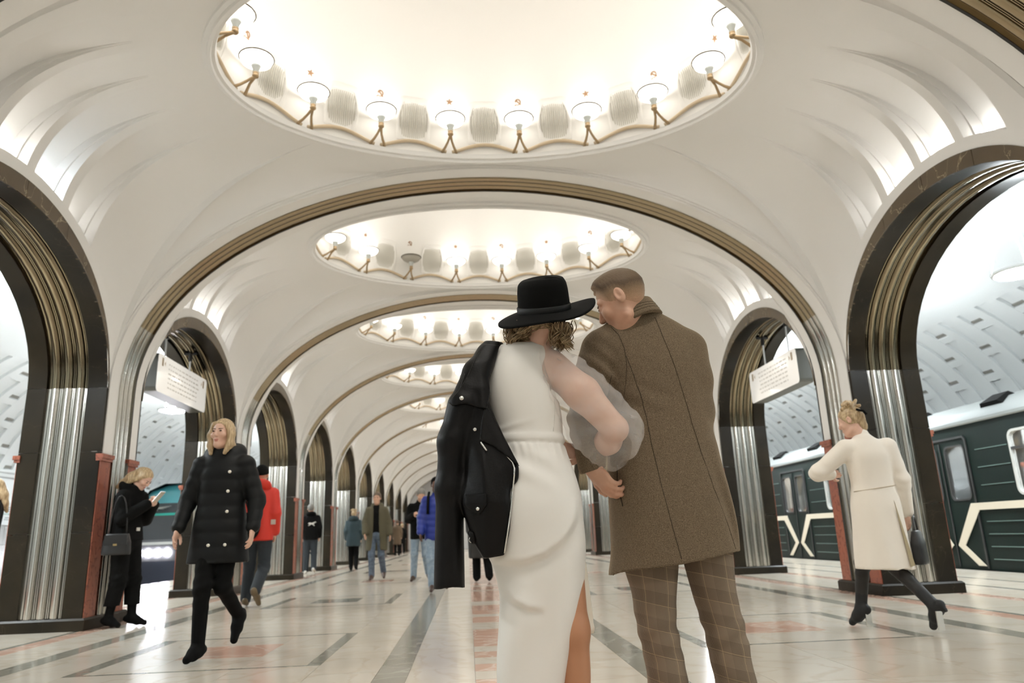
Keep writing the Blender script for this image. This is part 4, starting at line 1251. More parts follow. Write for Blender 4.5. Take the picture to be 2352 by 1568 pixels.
            s.part('shoe', fn, lo, hi, m, s.res * 0.8)
    def coat(s, m, hem=.55, wid=(.19, .18, .19, .21), dep=(.13, .115, .125, .14), sl=(.074, .066, .052), quilt=0.0, open_=False, name='coat', top=1.50, hood=0, hood_m=None, flare=(0, 0), sway=0.0, collar=.06):
        """wid/dep: half width and depth at shoulder, waist, hip, hem"""
        J, k = s.J, s.k
        zz = np.array([hem, .95, 1.12, 1.34, 1.42, 1.455, top]) * k
        ctr = np.array([J['pel'], J['pel'], (J['pel'] + J['che']) / 2, J['che'], J['nek'] * .6 + J['che'] * .4, J['nek'] * .8 + J['che'] * .2, J['nek']])
        if hem > .93: zz[1] = (hem + .01) * k
        wd = np.array([wid[3], wid[2], wid[1], wid[0] * .97, wid[0] * .80, .105, .062]) * k
        dp = np.array([dep[3], dep[2], dep[1], dep[0], dep[0] * .82, .085, .066]) * k
        cx, cy = ctr[:, 0].copy(), ctr[:, 1].copy(); cx[0] += flare[0]; cy[0] += flare[1]
        def fn(P):
            d = zloft(P, zz, cx - wd, cx + wd, cy, dp, 2.3)
            d = smin(d, cone(P, J['shL'], J['shR'], .058 * k, .058 * k), 0.05)
            if collar: d = smin(d, cone(P, J['nek'] - np.array([0, 0, .02]) * k, J['nek'] + np.array([0, .005, .035]) * k, collar * k * 1.15, collar * k), 0.025)
            for sd in 'LR':
                c = chain(P, [J['sh' + sd], J['el' + sd], J['wr' + sd] + (J['el' + sd] - J['wr' + sd]) * .06], [min(sl[0], .076) * k, sl[1] * k, sl[2] * k], 0.03)
                el = J['el' + sd]
                if quilt:
                    ax = (J['wr' + sd] - J['sh' + sd]); ax /= np.linalg.norm(ax)
                    c = c + quilt * (0.55 - np.abs(np.sin((P @ ax.astype(f32)) * PI / (.085 * k))))
                else:
                    c = c - .004 * np.sin((P[:, 2] - P[:, 1]) * 70) * np.exp(-(((P - el.astype(f32)) ** 2).sum(1)) / .012)
                d = smin(d, c, 0.03)
            if quilt: 
                d = d + quilt * (0.5 - np.abs(np.sin(P[:, 2] * PI / (.098 * k)))) * np.clip((.19 * k - np.abs(P[:, 0] - J['che'][0])) / .05, 0, 1)
            else:
                d = d - .006 * np.sin(P[:, 0] * 38 + P[:, 2] * 5) * np.clip((1.0 * k - P[:, 2]) / .5, 0, 1)
            if hood: d = smin(d, hood_fn(P), 0.02)
            if open_: d = np.maximum(d, -(np.maximum(np.abs(P[:, 0] - cx[0]) - .055 * k - .07 * np.clip((1.1 * k - P[:, 2]), 0, 1), .03 - P[:, 1] + 0 * P[:, 0])))
            return np.maximum(d, hem * k - P[:, 2] + sway * P[:, 0])
        nk = J['nek']
        def hood_fn(P):
            t = (nk + np.array([0, -.05, .02]) * k).astype(f32); q = P - t
            r = np.sqrt((q[:, 0] / 1.15) ** 2 + (q[:, 1]) ** 2)
            return np.sqrt((r - .085 * k) ** 2 + (q[:, 2] * .75 - (-q[:, 1]) * .25) ** 2) - .045 * k * hood
        lo, hi = s.box(('shL', 'shR', 'elL', 'elR', 'wrL', 'wrR', 'pel', 'che'), .19)
        lo[2] = hem * k - .03; hi[2] = (top + .14) * k
        lo[2] = min(lo[2], min(J['wrL'][2], J['wrR'][2]) - .08)
        return s.part(name, fn, lo, hi, m)
    def hair(s, m, kind='short', h=None):
        J, k, R = s.J, s.k * (0.96 if s.fem else 1.0), s.R
        c = J['hed']
        def loc(P): return ((P - c.astype(f32)) @ R.astype(f32).T) / k
        def fn(P):
            q = loc(P)
            d = ell(q, (0, -0.016, 0.034), (0.083, 0.102, 0.098))
            cut = q[:, 1] * .9 - q[:, 2] * .56 - .020                      # hairline plane: remove the face side
            if kind == 'short':
                line = q[:, 2] + np.interp(q[:, 1], [-.12, -.05, -.02, .03, .05, .075, .10, .13], [.052, .046, .020, .005, -.034, -.066, -.085, -.10])
                d = ell(q, (0, -0.012, 0.030), (0.076, 0.096, 0.092)) - np.interp(line, [-.02, 0, .03, .055, .09, .12], [-.012, .002, .006, .010, .015, .018])
            if kind == 'bob':
                d = np.maximum(d, cut)
                for sx in (-1, 1):
                    d = smin(d, chain(q, [(sx * .055, .045, .075), (sx * .086, .018, -.01), (sx * .082, .02, -.09), (sx * .06, .05, -.16)], [.022, .030, .030, .016], .02), .02)
                d = smin(d, chain(q, [(0, -.085, .02), (0, -.09, -.10), (0, -.08, -.16)], [.05, .06, .03], .03), .03)
                d = d + .0022 * np.sin(q[:, 0] * 260 + q[:, 2] * 30) * np.sin(q[:, 1] * 230)
            if kind == 'updo':
                d = np.maximum(d, cut)
                rr = np.random.RandomState(4)
                for i in range(26):
                    a = rr.rand() * 6.28; rad = .02 + .035 * rr.rand()
                    cc = np.array([rad * math.cos(a) * 1.25, -.045 + rad * math.sin(a) * .9, .108 + .035 * rr.rand()])
                    b = cc + (rr.rand(3) - .5) * .075
                    d = smin(d, cone(q, cc, b, .019, .014), .008)
                d = smin(d, chain(q, [(0, -.085, .03), (0.02, -.07, -.075), (.012, -.068, -.12)], [.05, .036, .016], .02), .02)
                d = d + .002 * np.sin(q[:, 0] * 260) * np.sin(q[:, 2] * 200)
            if kind == 'long':
                d = np.maximum(d, cut)
                d = smin(d, chain(q, [(0, -.08, .03), (0, -.12, -.09), (0, -.15, -.20), (0, -.19, -.30)], [.06, .066, .05, .02], .03), .03)
                for sx in (-1, 1): d = smin(d, chain(q, [(sx * .06, .02, .07), (sx * .08, -.02, -.03), (sx * .06, -.08, -.14)], [.02, .026, .02], .02), .02)
            if kind == 'cap':
                d = ell(q, (0, -0.012, 0.036), (0.090, 0.108, 0.104)); d = np.maximum(d, .015 - q[:, 2] + .25 * q[:, 1])
            return d * k
        lo, hi = c - .34 * k, c + .20 * k
        if kind in ('short', 'cap'): lo = c - .17 * k
        return s.part('knit_hat' if kind == 'cap' else 'hair', fn, lo, hi, m, h or s.res * .7)

# ================================================================== THE COUPLE (world coordinates)
def surf_y(fn, x, z, y0=2.2, y1=2.9, n=260):
    P = np.stack([np.full(n, x), np.linspace(y0, y1, n), np.full(n, z)], 1).astype(f32)
    f = fn(P); i = np.argmax(f < 0)
    return float(P[i, 1]) if f[i] < 0 else None
def on_surf(fn, pts, off=0.002, y0=2.2, n=6):
    """polyline (x, z) dropped on to the camera-side surface"""
    out = []
    for i in range(len(pts) - 1):
        for j in range(n):
            t = j / n; x = pts[i][0] + (pts[i + 1][0] - pts[i][0]) * t; z = pts[i][1] + (pts[i + 1][1] - pts[i][1]) * t
            y = surf_y(fn, x, z, y0)
            if y is not None: out.append((x, y - off, z))
    y = surf_y(fn, pts[-1][0], pts[-1][1], y0)
    if y is not None: out.append((pts[-1][0], y - off, pts[-1][1]))
    return out
def wbuild(mb, name, m, parent, smooth=True):
    o = mb.build(name, m, None, smooth); return wpart(o, parent)
def poly_d(x, z, pts):
    """signed-ish distance to an xz polyline: returns (distance, side) with side>0 above"""
    best = np.full(x.shape, 9.0, f32); side = np.zeros(x.shape, f32)
    for (ax, az), (bx, bz) in zip(pts[:-1], pts[1:]):
        dx, dz = bx - ax, bz - az; t = np.clip(((x - ax) * dx + (z - az) * dz) / (dx * dx + dz * dz), 0, 1)
        ex, ez = x - ax - t * dx, z - az - t * dz; d = np.sqrt(ex * ex + ez * ez)
        m = d < best; best = np.where(m, d, best); side = np.where(m, np.sign(dx * ez - dz * ex), side)
    return best, side
def fold(x, z, pts, amp, w):
    """soft crease: swelling on one side of a line, hollow on the other, fading at both ends"""
    best = np.full(x.shape, 9.0, f32); sg = np.zeros(x.shape, f32); ss = np.zeros(x.shape, f32)
    n = len(pts) - 1
    for i, ((ax, az), (bx, bz)) in enumerate(zip(pts[:-1], pts[1:])):
        dx, dz = bx - ax, bz - az; t = np.clip(((x - ax) * dx + (z - az) * dz) / (dx * dx + dz * dz), 0, 1)
        ex, ez = x - ax - t * dx, z - az - t * dz; d = np.sqrt(ex * ex + ez * ez)
        m = d < best; best = np.where(m, d, best); sg = np.where(m, (dx * ez - dz * ex) / math.hypot(dx, dz), sg); ss = np.where(m, (i + t) / n, ss)
    win = np.maximum(np.sin(PI * np.clip(ss, 0, 1)), 0) ** 0.8
    return -amp * 1.6 * win * (sg / w) * np.exp(-(best / w) ** 2)

# ---------------------------------------------------------------- woman in white
DRESS = mat('dress_crepe', (0.80, 0.775, 0.715), 0.55, sheen=0.2, bump=(900, 0.05))
LINING = mat('dress_lining', (0.76, 0.70, 0.58), 0.5)
LEATHER = mat('black_leather', (0.0035, 0.003, 0.0025), 0.42, spec=0.18, bump=(160, 0.05))
SILVER = mat('silver', (0.75, 0.74, 0.70), 0.2, 1.0)
FELT = mat('black_felt', (0.003, 0.003, 0.0025), 0.9, spec=0.15, bump=(500, 0.15))
RIBBON = mat('hat_ribbon', (0.008, 0.009, 0.009), 0.5, spec=0.25)
def tulle_mat():
    m = bpy.data.materials.new('tulle'); m.use_nodes = True; nt = m.node_tree; N = nt.nodes.new; L = nt.links.new
    for n in list(nt.nodes): nt.nodes.remove(n)
    out = N('ShaderNodeOutputMaterial'); tr = N('ShaderNodeBsdfTransparent'); di = N('ShaderNodeBsdfDiffuse'); tl = N('ShaderNodeBsdfTranslucent')
    di.inputs[0].default_value = (1.0, 0.985, 0.95, 1); tl.inputs[0].default_value = (1.0, 0.985, 0.95, 1)
    m1 = N('ShaderNodeMixShader'); m1.inputs[0].default_value = 0.12; L(di.outputs[0], m1.inputs[1]); L(tl.outputs[0], m1.inputs[2])
    tc = N('ShaderNodeTexCoord'); n = N('ShaderNodeTexNoise'); n.inputs['Scale'].default_value = 9; n.inputs['Detail'].default_value = 3; n.inputs['Distortion'].default_value = 0.8
    L(tc.outputs['Object'], n.inputs['Vector'])
    mr = N('ShaderNodeMapRange'); mr.inputs['From Min'].default_value = 0.3; mr.inputs['From Max'].default_value = 0.7; mr.inputs['To Min'].default_value = 0.15; mr.inputs['To Max'].default_value = 0.26
    L(n.outputs['Fac'], mr.inputs['Value'])
    m2 = N('ShaderNodeMixShader'); L(mr.outputs[0], m2.inputs[0]); L(tr.outputs[0], m2.inputs[1]); L(m1.outputs[0], m2.inputs[2]); L(m2.outputs[0], out.inputs[0])
    return m
TULLE = tulle_mat()
def hair_mat(name, c1, c2, sc=(90, 90, 12)):
    m = bpy.data.materials.new(name); m.use_nodes = True; nt = m.node_tree; N = nt.nodes.new; L = nt.links.new
    b = nt.nodes['Principled BSDF']; b.inputs['Roughness'].default_value = 0.42
    tc = N('ShaderNodeTexCoord'); mp = N('ShaderNodeMapping'); mp.inputs['Scale'].default_value = sc
    n = N('ShaderNodeTexNoise'); n.inputs['Scale'].default_value = 1; n.inputs['Detail'].default_value = 3
    r = N('ShaderNodeValToRGB'); r.color_ramp.elements[0].position = 0.35; r.color_ramp.elements[1].position = 0.68
    r.color_ramp.elements[0].color = (*c1, 1); r.color_ramp.elements[1].color = (*c2, 1)
    L(tc.outputs['Object'], mp.inputs['Vector']); L(mp.outputs[0], n.inputs['Vector']); L(n.outputs['Fac'], r.inputs['Fac']); L(r.outputs['Color'], b.inputs['Base Color'])
    bp = N('ShaderNodeBump'); bp.inputs['Strength'].default_value = 0.4; bp.inputs['Distance'].default_value = 0.004
    L(n.outputs['Fac'], bp.inputs['Height']); L(bp.outputs[0], b.inputs['Normal'])
    return m
BLOND = hair_mat('blond_hair', (0.17, 0.105, 0.05), (0.46, 0.34, 0.19))
BROWN_H = hair_mat('brown_hair', (0.05, 0.03, 0.017), (0.12, 0.075, 0.04))
FAIR = hair_mat('fair_hair', (0.30, 0.20, 0.10), (0.58, 0.44, 0.26))

BX, BY = -0.06, 2.65
bride = thing('person', 'woman in a white sleeveless gown, black hat and shoulder-slung leather jacket', 'person', (BX, BY, 0))
SHR, ELR, WRR = (0.030, 2.66, 1.395), (0.238, 2.60, 1.150), (0.17, 2.80, 1.075)
def bride_body(P):
    hc = (0.008, 2.645, 1.615); R = frame((0.35, 0.88, -0.32), (0.12, 0, 1))
    d = head_sdf(P, hc, R, 0.96, True, False)
    d = smin(d, cone(P, (-0.045, 2.665, 1.45), (-0.005, 2.64, 1.54), .050, .046), .035)
    d = smin(d, chain(P, [(-0.18, 2.66, 1.405), (-0.10, 2.66, 1.430), (-.035, 2.66, 1.44), (0.02, 2.66, 1.40)], [.045, .042, .045, .046], .03), .03)
    d = smin(d, cone(P, (-0.09, 2.67, 1.30), (-0.07, 2.67, 1.0), .095, .10), .05)
    # bare arm
    d = smin(d, chain(P, [SHR, (0.13, 2.615, 1.285), ELR], [.062, .061, .047], .03), .03)
    d = smin(d, chain(P, [ELR, (0.225, 2.68, 1.115), WRR], [.044, .044, .028], .03), .02)
    d = smin(d, hand_sdf(P, WRR, frame((-0.6, 0.35, 0.1), (0.1, -0.3, 1))[[0, 1, 2]], -1, 0.7, .95), .01)
    # other arm under the jacket, its hand reaching across the front of the waist
    d = smin(d, chain(P, [(-0.20, 2.67, 1.40), (-0.255, 2.70, 1.14), (-0.08, 2.83, 1.085), (0.005, 2.80, 1.10)], [.048, .038, .030, .026], .03), .03)
    d = smin(d, hand_sdf(P, (0.010, 2.785, 1.105), frame((1, -0.25, -0.12), (0, -1, .2)), 1, 0.5, .88), .008)
    # legs
    d = smin(d, chain(P, [(0.01, 2.66, .84), (0.045, 2.635, .47), (0.052, 2.69, .09)], [.085, .056, .034], .03), .03)
    cal = ell(P, (0.048, 2.645, .33), (.045, .052, .13)); d = smin(d, cal, .03)
    d = smin(d, chain(P, [(-.12, 2.67, .84), (-.12, 2.66, .47), (-.12, 2.69, .09)], [.075, .05, .034], .03), .03)
    d = smin(d, cone(P, (0.052, 2.70, .05), (.06, 2.83, .03), .03, .025), .02)
    d = smin(d, cone(P, (-.12, 2.70, .05), (-.11, 2.83, .03), .03, .025), .02)
    return d
sdf_part('body', bride_body, (-.34, 2.46, 0.0), (.34, 2.98, 1.76), .0062, SKINT if False else SKIN2, bride)
for (x, y) in ((0.052, 2.69), (-.12, 2.69)):
    def shoe(P, x=x, y=y):
        d = chain(P, [(x, y - .03, .045), (x + .004, y + .07, .035), (x + .01, y + .17, .022)], [.034, .038, .026], .02)
        return smin(d, cone(P, (x, y - .035, .04), (x, y - .04, .008), .018, .012), .008)
    sdf_part('shoe', shoe, (x - .07, y - .1, .004), (x + .08, y + .22, .11), .008, mat('nude_shoe', (0.5, 0.36, 0.26), 0.35), bride)
dz = np.array([.02, .10, .20, .30, .40, .47, .535, .60, .66, .71, .75, .80, .86, .92, .98, 1.04, 1.09, 1.125, 1.16, 1.20, 1.24, 1.28, 1.32, 1.37, 1.41, 1.445, 1.470, 1.484])
dl = np.array([-.205, -.207, -.208, -.207, -.204, -.199, -.197, -.196, -.203, -.226, -.243, -.246, -.244, -.238, -.228, -.215, -.198, -.186, -.190, -.202, -.214, -.222, -.226, -.222, -.211, -.198, -.184, -.168])
dr = np.array([-.02, -.01, .000, .018, .042, .062, .083, .097, .106, .112, .114, .115, .113, .106, .095, .077, .056, .049, .058, .058, .052, .044, .034, .022, .022, .030, .032, .020])
dc = np.array([2.66] * 9 + [2.655, 2.65, 2.645, 2.64, 2.64, 2.645, 2.65, 2.66, 2.665, 2.665, 2.665, 2.665, 2.665, 2.665, 2.665, 2.665, 2.665, 2.665, 2.665])
da = np.array([.12, .12, .12, .12, .122, .124, .126, .128, .13, .132, .134, .136, .136, .13, .12, .108, .096, .092, .096, .102, .106, .108, .108, .104, .096, .084, .070, .058])
FOLD1 = [(0.085, .90), (0.072, .84), (0.050, .80), (0.02, .765), (-.04, .725), (-.11, .703), (-.17, .702), (-.235, .715)]
FOLD2 = [(-.05, .548), (-.11, .556), (-.155, .580), (-.185, .625)]
def dress_raw(P):
    d = zloft(P, dz, dl, dr, dc, da, 2.15)
    x, z = P[:, 0], P[:, 2]; near = np.clip((2.70 - P[:, 1]) / .05, 0, 1)
    d = d + near * (fold(x, z, FOLD1[::-1], .010, .038) + fold(x, z, FOLD1[::-1], .010, .015))
    d = d + near * (fold(x, z, FOLD2[::-1], .007, .03) + fold(x, z, FOLD2[::-1], .008, .014))
    # soft diagonal drags across hip and gathers under the waist seam
    g = np.clip((1.115 - z) / .02, 0, 1) * np.exp(-((1.115 - z) / .055) ** 2)
    d = d - .0026 * g * np.sin(x * 230 + z * 40)
    d = d - .0052 * np.exp(-((z - 1.02) / .07) ** 2) * np.sin((x * .62 + z) * 62) * np.clip((.06 - x) / .08, 0, 1)
    d = d - .006 * np.clip((.66 - z) / .2, 0, 1) * np.sin((x * 1.0 - z * .36) * 34 + .6)
    # waist band
    d = d - .0045 * np.exp(-((z - 1.128 + .03 * (x + .07)) / .013) ** 4)
    d = d + .003 * np.exp(-((z - 1.108 + .03 * (x + .07)) / .005) ** 2)
    d = d - .004 * np.exp(-((z - 1.155 - .25 * np.abs(x + .19)) / .010) ** 2) * np.clip((-.02 - x) / .1, 0, 1)
    return d
def dress(P):
    d = dress_raw(P)
    # scooped armhole and neckline
    d = smax(d, -cone(P, (0.060, 2.52, 1.375), (0.060, 2.80, 1.375), .076, .076), .006)
    d = smax(d, -cone(P, (0.052, 2.52, 1.31), (0.052, 2.80, 1.31), .044, .044), .006)
    return d
sdf_part('dress', dress, (-.29, 2.47, .02), (.16, 2.84, 1.52), .0058, DRESS, bride)
def stocking(P):
    d = chain(P, [(0.01, 2.66, .84), (0.045, 2.635, .47), (0.052, 2.69, .09)], [.085, .056, .034], .03)
    d = smin(d, ell(P, (0.048, 2.645, .33), (.045, .052, .13)), .03)
    return smin(d, cone(P, (0.052, 2.70, .05), (.06, 2.83, .03), .03, .025), .02) - .0035
sdf_part('stocking', stocking, (-.1, 2.54, .02), (.18, 2.88, .70), .007, SKINT, bride)
# inner front panel of the skirt seen past the slit
def panel(P):
    z = P[:, 2]; x = P[:, 0]
    xr = np.interp(z, [.40, .44, .463, .562, .678, .74], [.115, .128, .133, .127, .118, .108]); xl = np.interp(z, [.40, .535, .72], [.03, .06, .09])
    yc = 2.700 + .012 * np.sin(x * 60)
    d = np.maximum(np.abs(P[:, 1] - yc) - .010, np.maximum(x - xr, xl - x))
    d = np.maximum(d, np.maximum(z - .74, .455 - .55 * (x - .06) * (x < .115) - z))
    roll = cone(P, (0.085, 2.70, .448), (0.122, 2.70, .468), .014, .012)
    return smin(d - .003, roll, .012)
sdf_part('skirt_lining', panel, (0.0, 2.64, .38), (.17, 2.77, .78), .006, LINING, bride)
mat('dress_seam', (0.70, 0.675, 0.61), .6)
wbuild(MB().tube(on_surf(dress, [(0.024, 1.262), (0.020, 1.20), (0.012, 1.145)], .0014), .0012, 4), 'seam', MATS['dress_seam'], bride)
# sheer puff sleeve
def tulle(P):
    d = chain(P, [(0.015, 2.665, 1.40), (0.10, 2.625, 1.310), (0.17, 2.61, 1.225), (0.243, 2.605, 1.145)], [.092, .097, .100, .098], .03)
    d = smin(d, chain(P, [(0.240, 2.615, 1.128), (0.225, 2.69, 1.095), (0.175, 2.79, 1.075)], [.096, .080, .040], .03), .03)
    d = smin(d, chain(P, [(0.10, 2.62, 1.235), (0.165, 2.62, 1.150), (0.215, 2.62, 1.095)], [.070, .084, .074], .04), .04)
    x, y, z = P[:, 0], P[:, 1], P[:, 2]
    u = (x - z) * .7071; w = (x + z) * .7071
    d = d - .0042 * np.sin(u * 62 + 2.2 * np.sin(w * 31) + y * 22) - .0028 * np.sin(w * 88 + 3 * np.sin(u * 24)) - .0016 * np.sin(u * 150 + w * 60)
    return np.maximum(d, -(dress_raw(P) + .004))
sdf_part('tulle_sleeve', tulle, (-.08, 2.46, .96), (.38, 2.88, 1.52), .0065, TULLE, bride)
# hat, tipped back and to one side
HO = Vector((0.007, 2.640, 1.610))
HM = Matrix.Rotation(math.radians(-5.5), 3, 'Y') @ Matrix.Rotation(math.radians(23), 3, 'X')
HMn = np.array(HM, f32)
def crown(P):
    q = (P - np.array(HO, f32)) @ HMn
    X, Y, Z = q[:, 0], q[:, 1], q[:, 2]
    ax = np.interp(Z, [-.02, 0, .04, .08, .105, .125, .135, .145], [.100, .100, .0985, .096, .092, .082, .064, .02])
    r = np.sqrt((X / ax) ** 2 + (Y / (ax * 1.08)) ** 2)
    d = (r - 1) * ax
    dent = .016 * np.exp(-(X / .045) ** 2) * np.clip((.06 - np.abs(Y)) / .06, 0, 1)
    top = Z - (.133 - dent + .008 * X / .1)
    return smax(np.maximum(d, -.03 - Z), top, .024)
sdf_part('hat_crown', crown, Vector(HO) - Vector((.15, .17, .07)), Vector(HO) + Vector((.15, .15, .18)), .0055, FELT, bride)
def brim():
    rows_t, rows_b = [], []
    n = 72
    for j, u in enumerate(np.linspace(0, 1, 14)):
        rt, rb = [], []
        for i in range(n):
            a = 2 * PI * i / n; ca, sa = math.cos(a), math.sin(a)
            rx = .094 + (.188 - .094) * u; ry = .102 + (.190 - .102) * u
            dz_ = (0.022 * max(ca, 0) ** 1.5 - 0.030 * max(-ca, 0) ** 1.2 - 0.020 * max(-sa, 0) ** 1.5 - .01 * max(sa, 0)) * u ** 1.4 + .005 * math.sin(3 * a + 1) * u
            for row, t in ((rt, .0035), (rb, -.0035)):
                row.append(tuple(HO + HM @ Vector((0.008 * u + rx * ca, ry * sa, dz_ + t))))
        rows_t.append(rt); rows_b.append(rb)
    return MB().grid(rows_t + rows_b[::-1], closed_u=True, closed_v=True)
wbuild(brim(), 'hat_brim', FELT, bride)
rb = [[tuple(HO + HM @ Vector(((.0990 + ex) * math.cos(2 * PI * i / 48), (.1069 + ex) * math.sin(2 * PI * i / 48), z0))) for i in range(48)] for z0, ex in ((.000, .0025), (.003, .0045), (.022, .0042), (.025, .002))]
wbuild(MB().grid(rb, closed_u=True), 'hat_band', RIBBON, bride)
# curls under the brim
hb = MB(); hr = random.Random(11)
def lock(x, y, z, L_, amp, ph, lean, turns, n=26, spread=.009):
    z0 = 1.562 + .36 * (y - 2.64) - .12 * max(0, -x - .10); L_ -= (z - z0); z = z0
    for q in range(n):
        ox, oy, oz = hr.gauss(0, spread), hr.gauss(0, spread), hr.gauss(0, .004)
        l2 = L_ * (0.88 + .2 * hr.random()); p2 = ph + hr.gauss(0, .22); a2 = amp * (0.85 + .3 * hr.random())
        pts = []
        for i in range(13):
            t = i / 12; k = math.sin(PI * (0.15 + .75 * t))
            pts.append((x + ox * (1.25 - .7 * t) + lean[0] * t + a2 * (0.2 + .8 * t) * math.sin(p2 + turns * 2 * PI * t), y + oy * (1.25 - .7 * t) + lean[1] * t + a2 * (0.2 + .8 * t) * math.cos(p2 + turns * 2 * PI * t), z + oz - l2 * t))
        r = .0017 + .0006 * hr.random()
        hb.tube(pts, [r * (1.0 if i < 10 else (13 - i) / 3.2) for i in range(13)], 4, False)
for i in range(15):
    a = 2 * PI * i / 15 + hr.random() * .4; q = .6 + .4 * hr.random()
    lock(-.098 + .036 * q * math.cos(a), 2.63 + .05 * q * math.sin(a), 1.585, .085 + .035 * hr.random(), .014 + .008 * hr.random(), hr.random() * 6.28, (.012 * hr.random(), 0), .7 + .5 * hr.random())
for i in range(18):
    a = 2 * PI * i / 18 + hr.random() * .4; q = .6 + .4 * hr.random()
    lock(.060 + .026 * q * math.cos(a), 2.61 + .055 * q * math.sin(a), 1.585, .10 + .04 * hr.random(), .014 + .008 * hr.random(), hr.random() * 6.28, (-.006 + .02 * hr.random(), 0), .8 + .5 * hr.random())
for i in range(14):
    u = i / 13; x = -.07 + .12 * u
    lock(x, 2.575 + .4 * (x + .01) ** 2, 1.585, .050 + .5 * abs(x + .005), .008, hr.random() * 6.28, ((-.03 if x < -.01 else .025), 0), .5, 24, .008)
wbuild(hb, 'hair', BLOND, bride)

# leather jacket hung from one shoulder
jz = np.array([.722, .76, .80, .86, .92, .97, 1.02, 1.07, 1.13, 1.19, 1.25, 1.30, 1.34, 1.40, 1.45, 1.485])
jl = np.array([-.250, -.272, -.288, -.304, -.312, -.316, -.320, -.324, -.326, -.330, -.330, -.318, -.300, -.270, -.246, -.215])
jr = np.array([-.180, -.172, -.163, -.152, -.142, -.136, -.130, -.148, -.174, -.196, -.214, -.224, -.226, -.208, -.190, -.165])
def jacket(P):
    x, z = P[:, 0], P[:, 2]
    cy = np.interp(z, [.72, .9, 1.1, 1.3, 1.4, 1.485], [2.545, 2.525, 2.555, 2.575, 2.61, 2.655]) + .9 * np.maximum(-.24 - x, 0) ** 1.2
    L_ = np.interp(z, jz, jl); R_ = np.interp(z, jz, jr); cx, ax = (L_ + R_) / 2, (R_ - L_) / 2
    q = ((np.abs(x - cx) / ax) ** 3 + (np.abs(P[:, 1] - cy) / .030) ** 3) ** (1 / 3.0)
    d = (q - 1) * .028
    d = np.maximum(d, np.maximum(.724 - z + .10 * (x + .21), z - 1.49))
    d = d - .004 * np.sin(x * 55 + z * 21) * np.exp(-((z - 1.0) / .2) ** 2)
    # shoulder roll
    d = smin(d, chain(P, [(-.165, 2.675, 1.470), (-.212, 2.655, 1.452), (-.262, 2.62, 1.375), (-.290, 2.60, 1.30)], [.026, .036, .040, .046], .03, ((0, 1, 0), 1.0)), .03)
    # empty sleeve
    sl = chain(P, [(-.300, 2.605, 1.245), (-.345, 2.60, 1.12), (-.360, 2.60, .96), (-.366, 2.60, .60)], [.066, .052, .047, .053], .03)
    sl = np.maximum(sl, .632 - z - .12 * np.abs(x + .355))
    sl = np.maximum(sl, -np.maximum(cone(P, (-.366, 2.60, .66), (-.366, 2.60, .55), .038, .040), 0 * z - 9))
    d = smin(d, sl, .012)
    return d
sdf_part('leather_jacket', jacket, (-.47, 2.46, .58), (-.09, 2.76, 1.54), .006, LEATHER, bride)
jk = bride.children[-1]
def jpart(mb, name, m, smooth=True):
    o = mb.build(name, m, None, smooth); o.parent = jk; o.matrix_parent_inverse = Matrix(); return o
# lapels and flaps: sheets of leather lying on the panel
def poly2d(x, z, poly):
    d = np.full(x.shape, 9.0, f32); ins = np.zeros(x.shape, bool); n = len(poly)
    for i in range(n):
        (ax, az), (bx, bz) = poly[i], poly[(i + 1) % n]; dx, dz = bx - ax, bz - az
        t = np.clip(((x - ax) * dx + (z - az) * dz) / (dx * dx + dz * dz), 0, 1)
        d = np.minimum(d, np.sqrt((x - ax - t * dx) ** 2 + (z - az - t * dz) ** 2))
        c = ((az > z) != (bz > z)) & (x < (bx - ax) * (z - az) / (bz - az + 1e-12) + ax); ins ^= c
    return np.where(ins, -d, d)
def flap(poly, off, th, name, fn=None):
    fn = fn or jacket
    def g(P):
        x, z = P[:, 0], P[:, 2]
        return np.maximum(np.maximum(np.abs(fn(P) - off) - th, poly2d(x, z, poly)), P[:, 1] - 2.66) - .0008
    A = np.array(poly)
    me = sdf_mesh(name, g, (A[:, 0].min() - .02, 2.46, A[:, 1].min() - .02), (A[:, 0].max() + .02, 2.70, A[:, 1].max() + .02), .0042, LEATHER)
    o = link(name, me); o.parent = jk; o.matrix_parent_inverse = Matrix(); return o
flap([(-.225, 1.475), (-.262, 1.41), (-.295, 1.335), (-.325, 1.290), (-.358, 1.252), (-.345, 1.238), (-.300, 1.243), (-.262, 1.232), (-.226, 1.222), (-.212, 1.28), (-.213, 1.34), (-.190, 1.40), (-.17, 1.47)], .009, .0045, 'lapel')
flap([(-.229, 1.24), (-.190, 1.17), (-.160, 1.105), (-.132, 1.045), (-.120, 1.02), (-.145, 1.040), (-.206, 1.092), (-.252, 1.114), (-.246, 1.17)], .005, .004, 'lapel')
flap([(-.308, .930), (-.236, .930), (-.236, .890), (-.262, .862), (-.306, .888)], .004, .004, 'pocket_flap')
def stud(x, z, r):
    y = surf_y(jacket, x, z) or 2.55
    n = 12; b = MB().lathe([(r, 0), (r * 1.05, r * .3), (r * .8, r * .7), (r * .4, r * .85), (0, r * .9)], n)
    M = Matrix.Translation((x, y - .014, z)) @ Matrix.Rotation(PI / 2, 4, 'X')
    b.v = [tuple(M @ Vector(v)) for v in b.v]
    return b
for x, z, r in ((-.312, 1.262, .0085), (-.268, 1.151, .007), (-.265, .881, .0065)): jpart(stud(x, z, r), 'snap_stud', SILVER)
jpart(MB().tube(on_surf(jacket, [(-.252, 1.116), (-.206, 1.096), (-.165, 1.060), (-.142, 1.032), (-.1365, 1.012), (-.139, .985), (-.150, .90), (-.162, .83), (-.180, .735)], .006), .0032, 5), 'zip', SILVER)
jpart(MB().tube(on_surf(jacket, [(-.249, 1.106), (-.229, 1.075)], .006), .0042, 5), 'pocket_zip', SILVER)
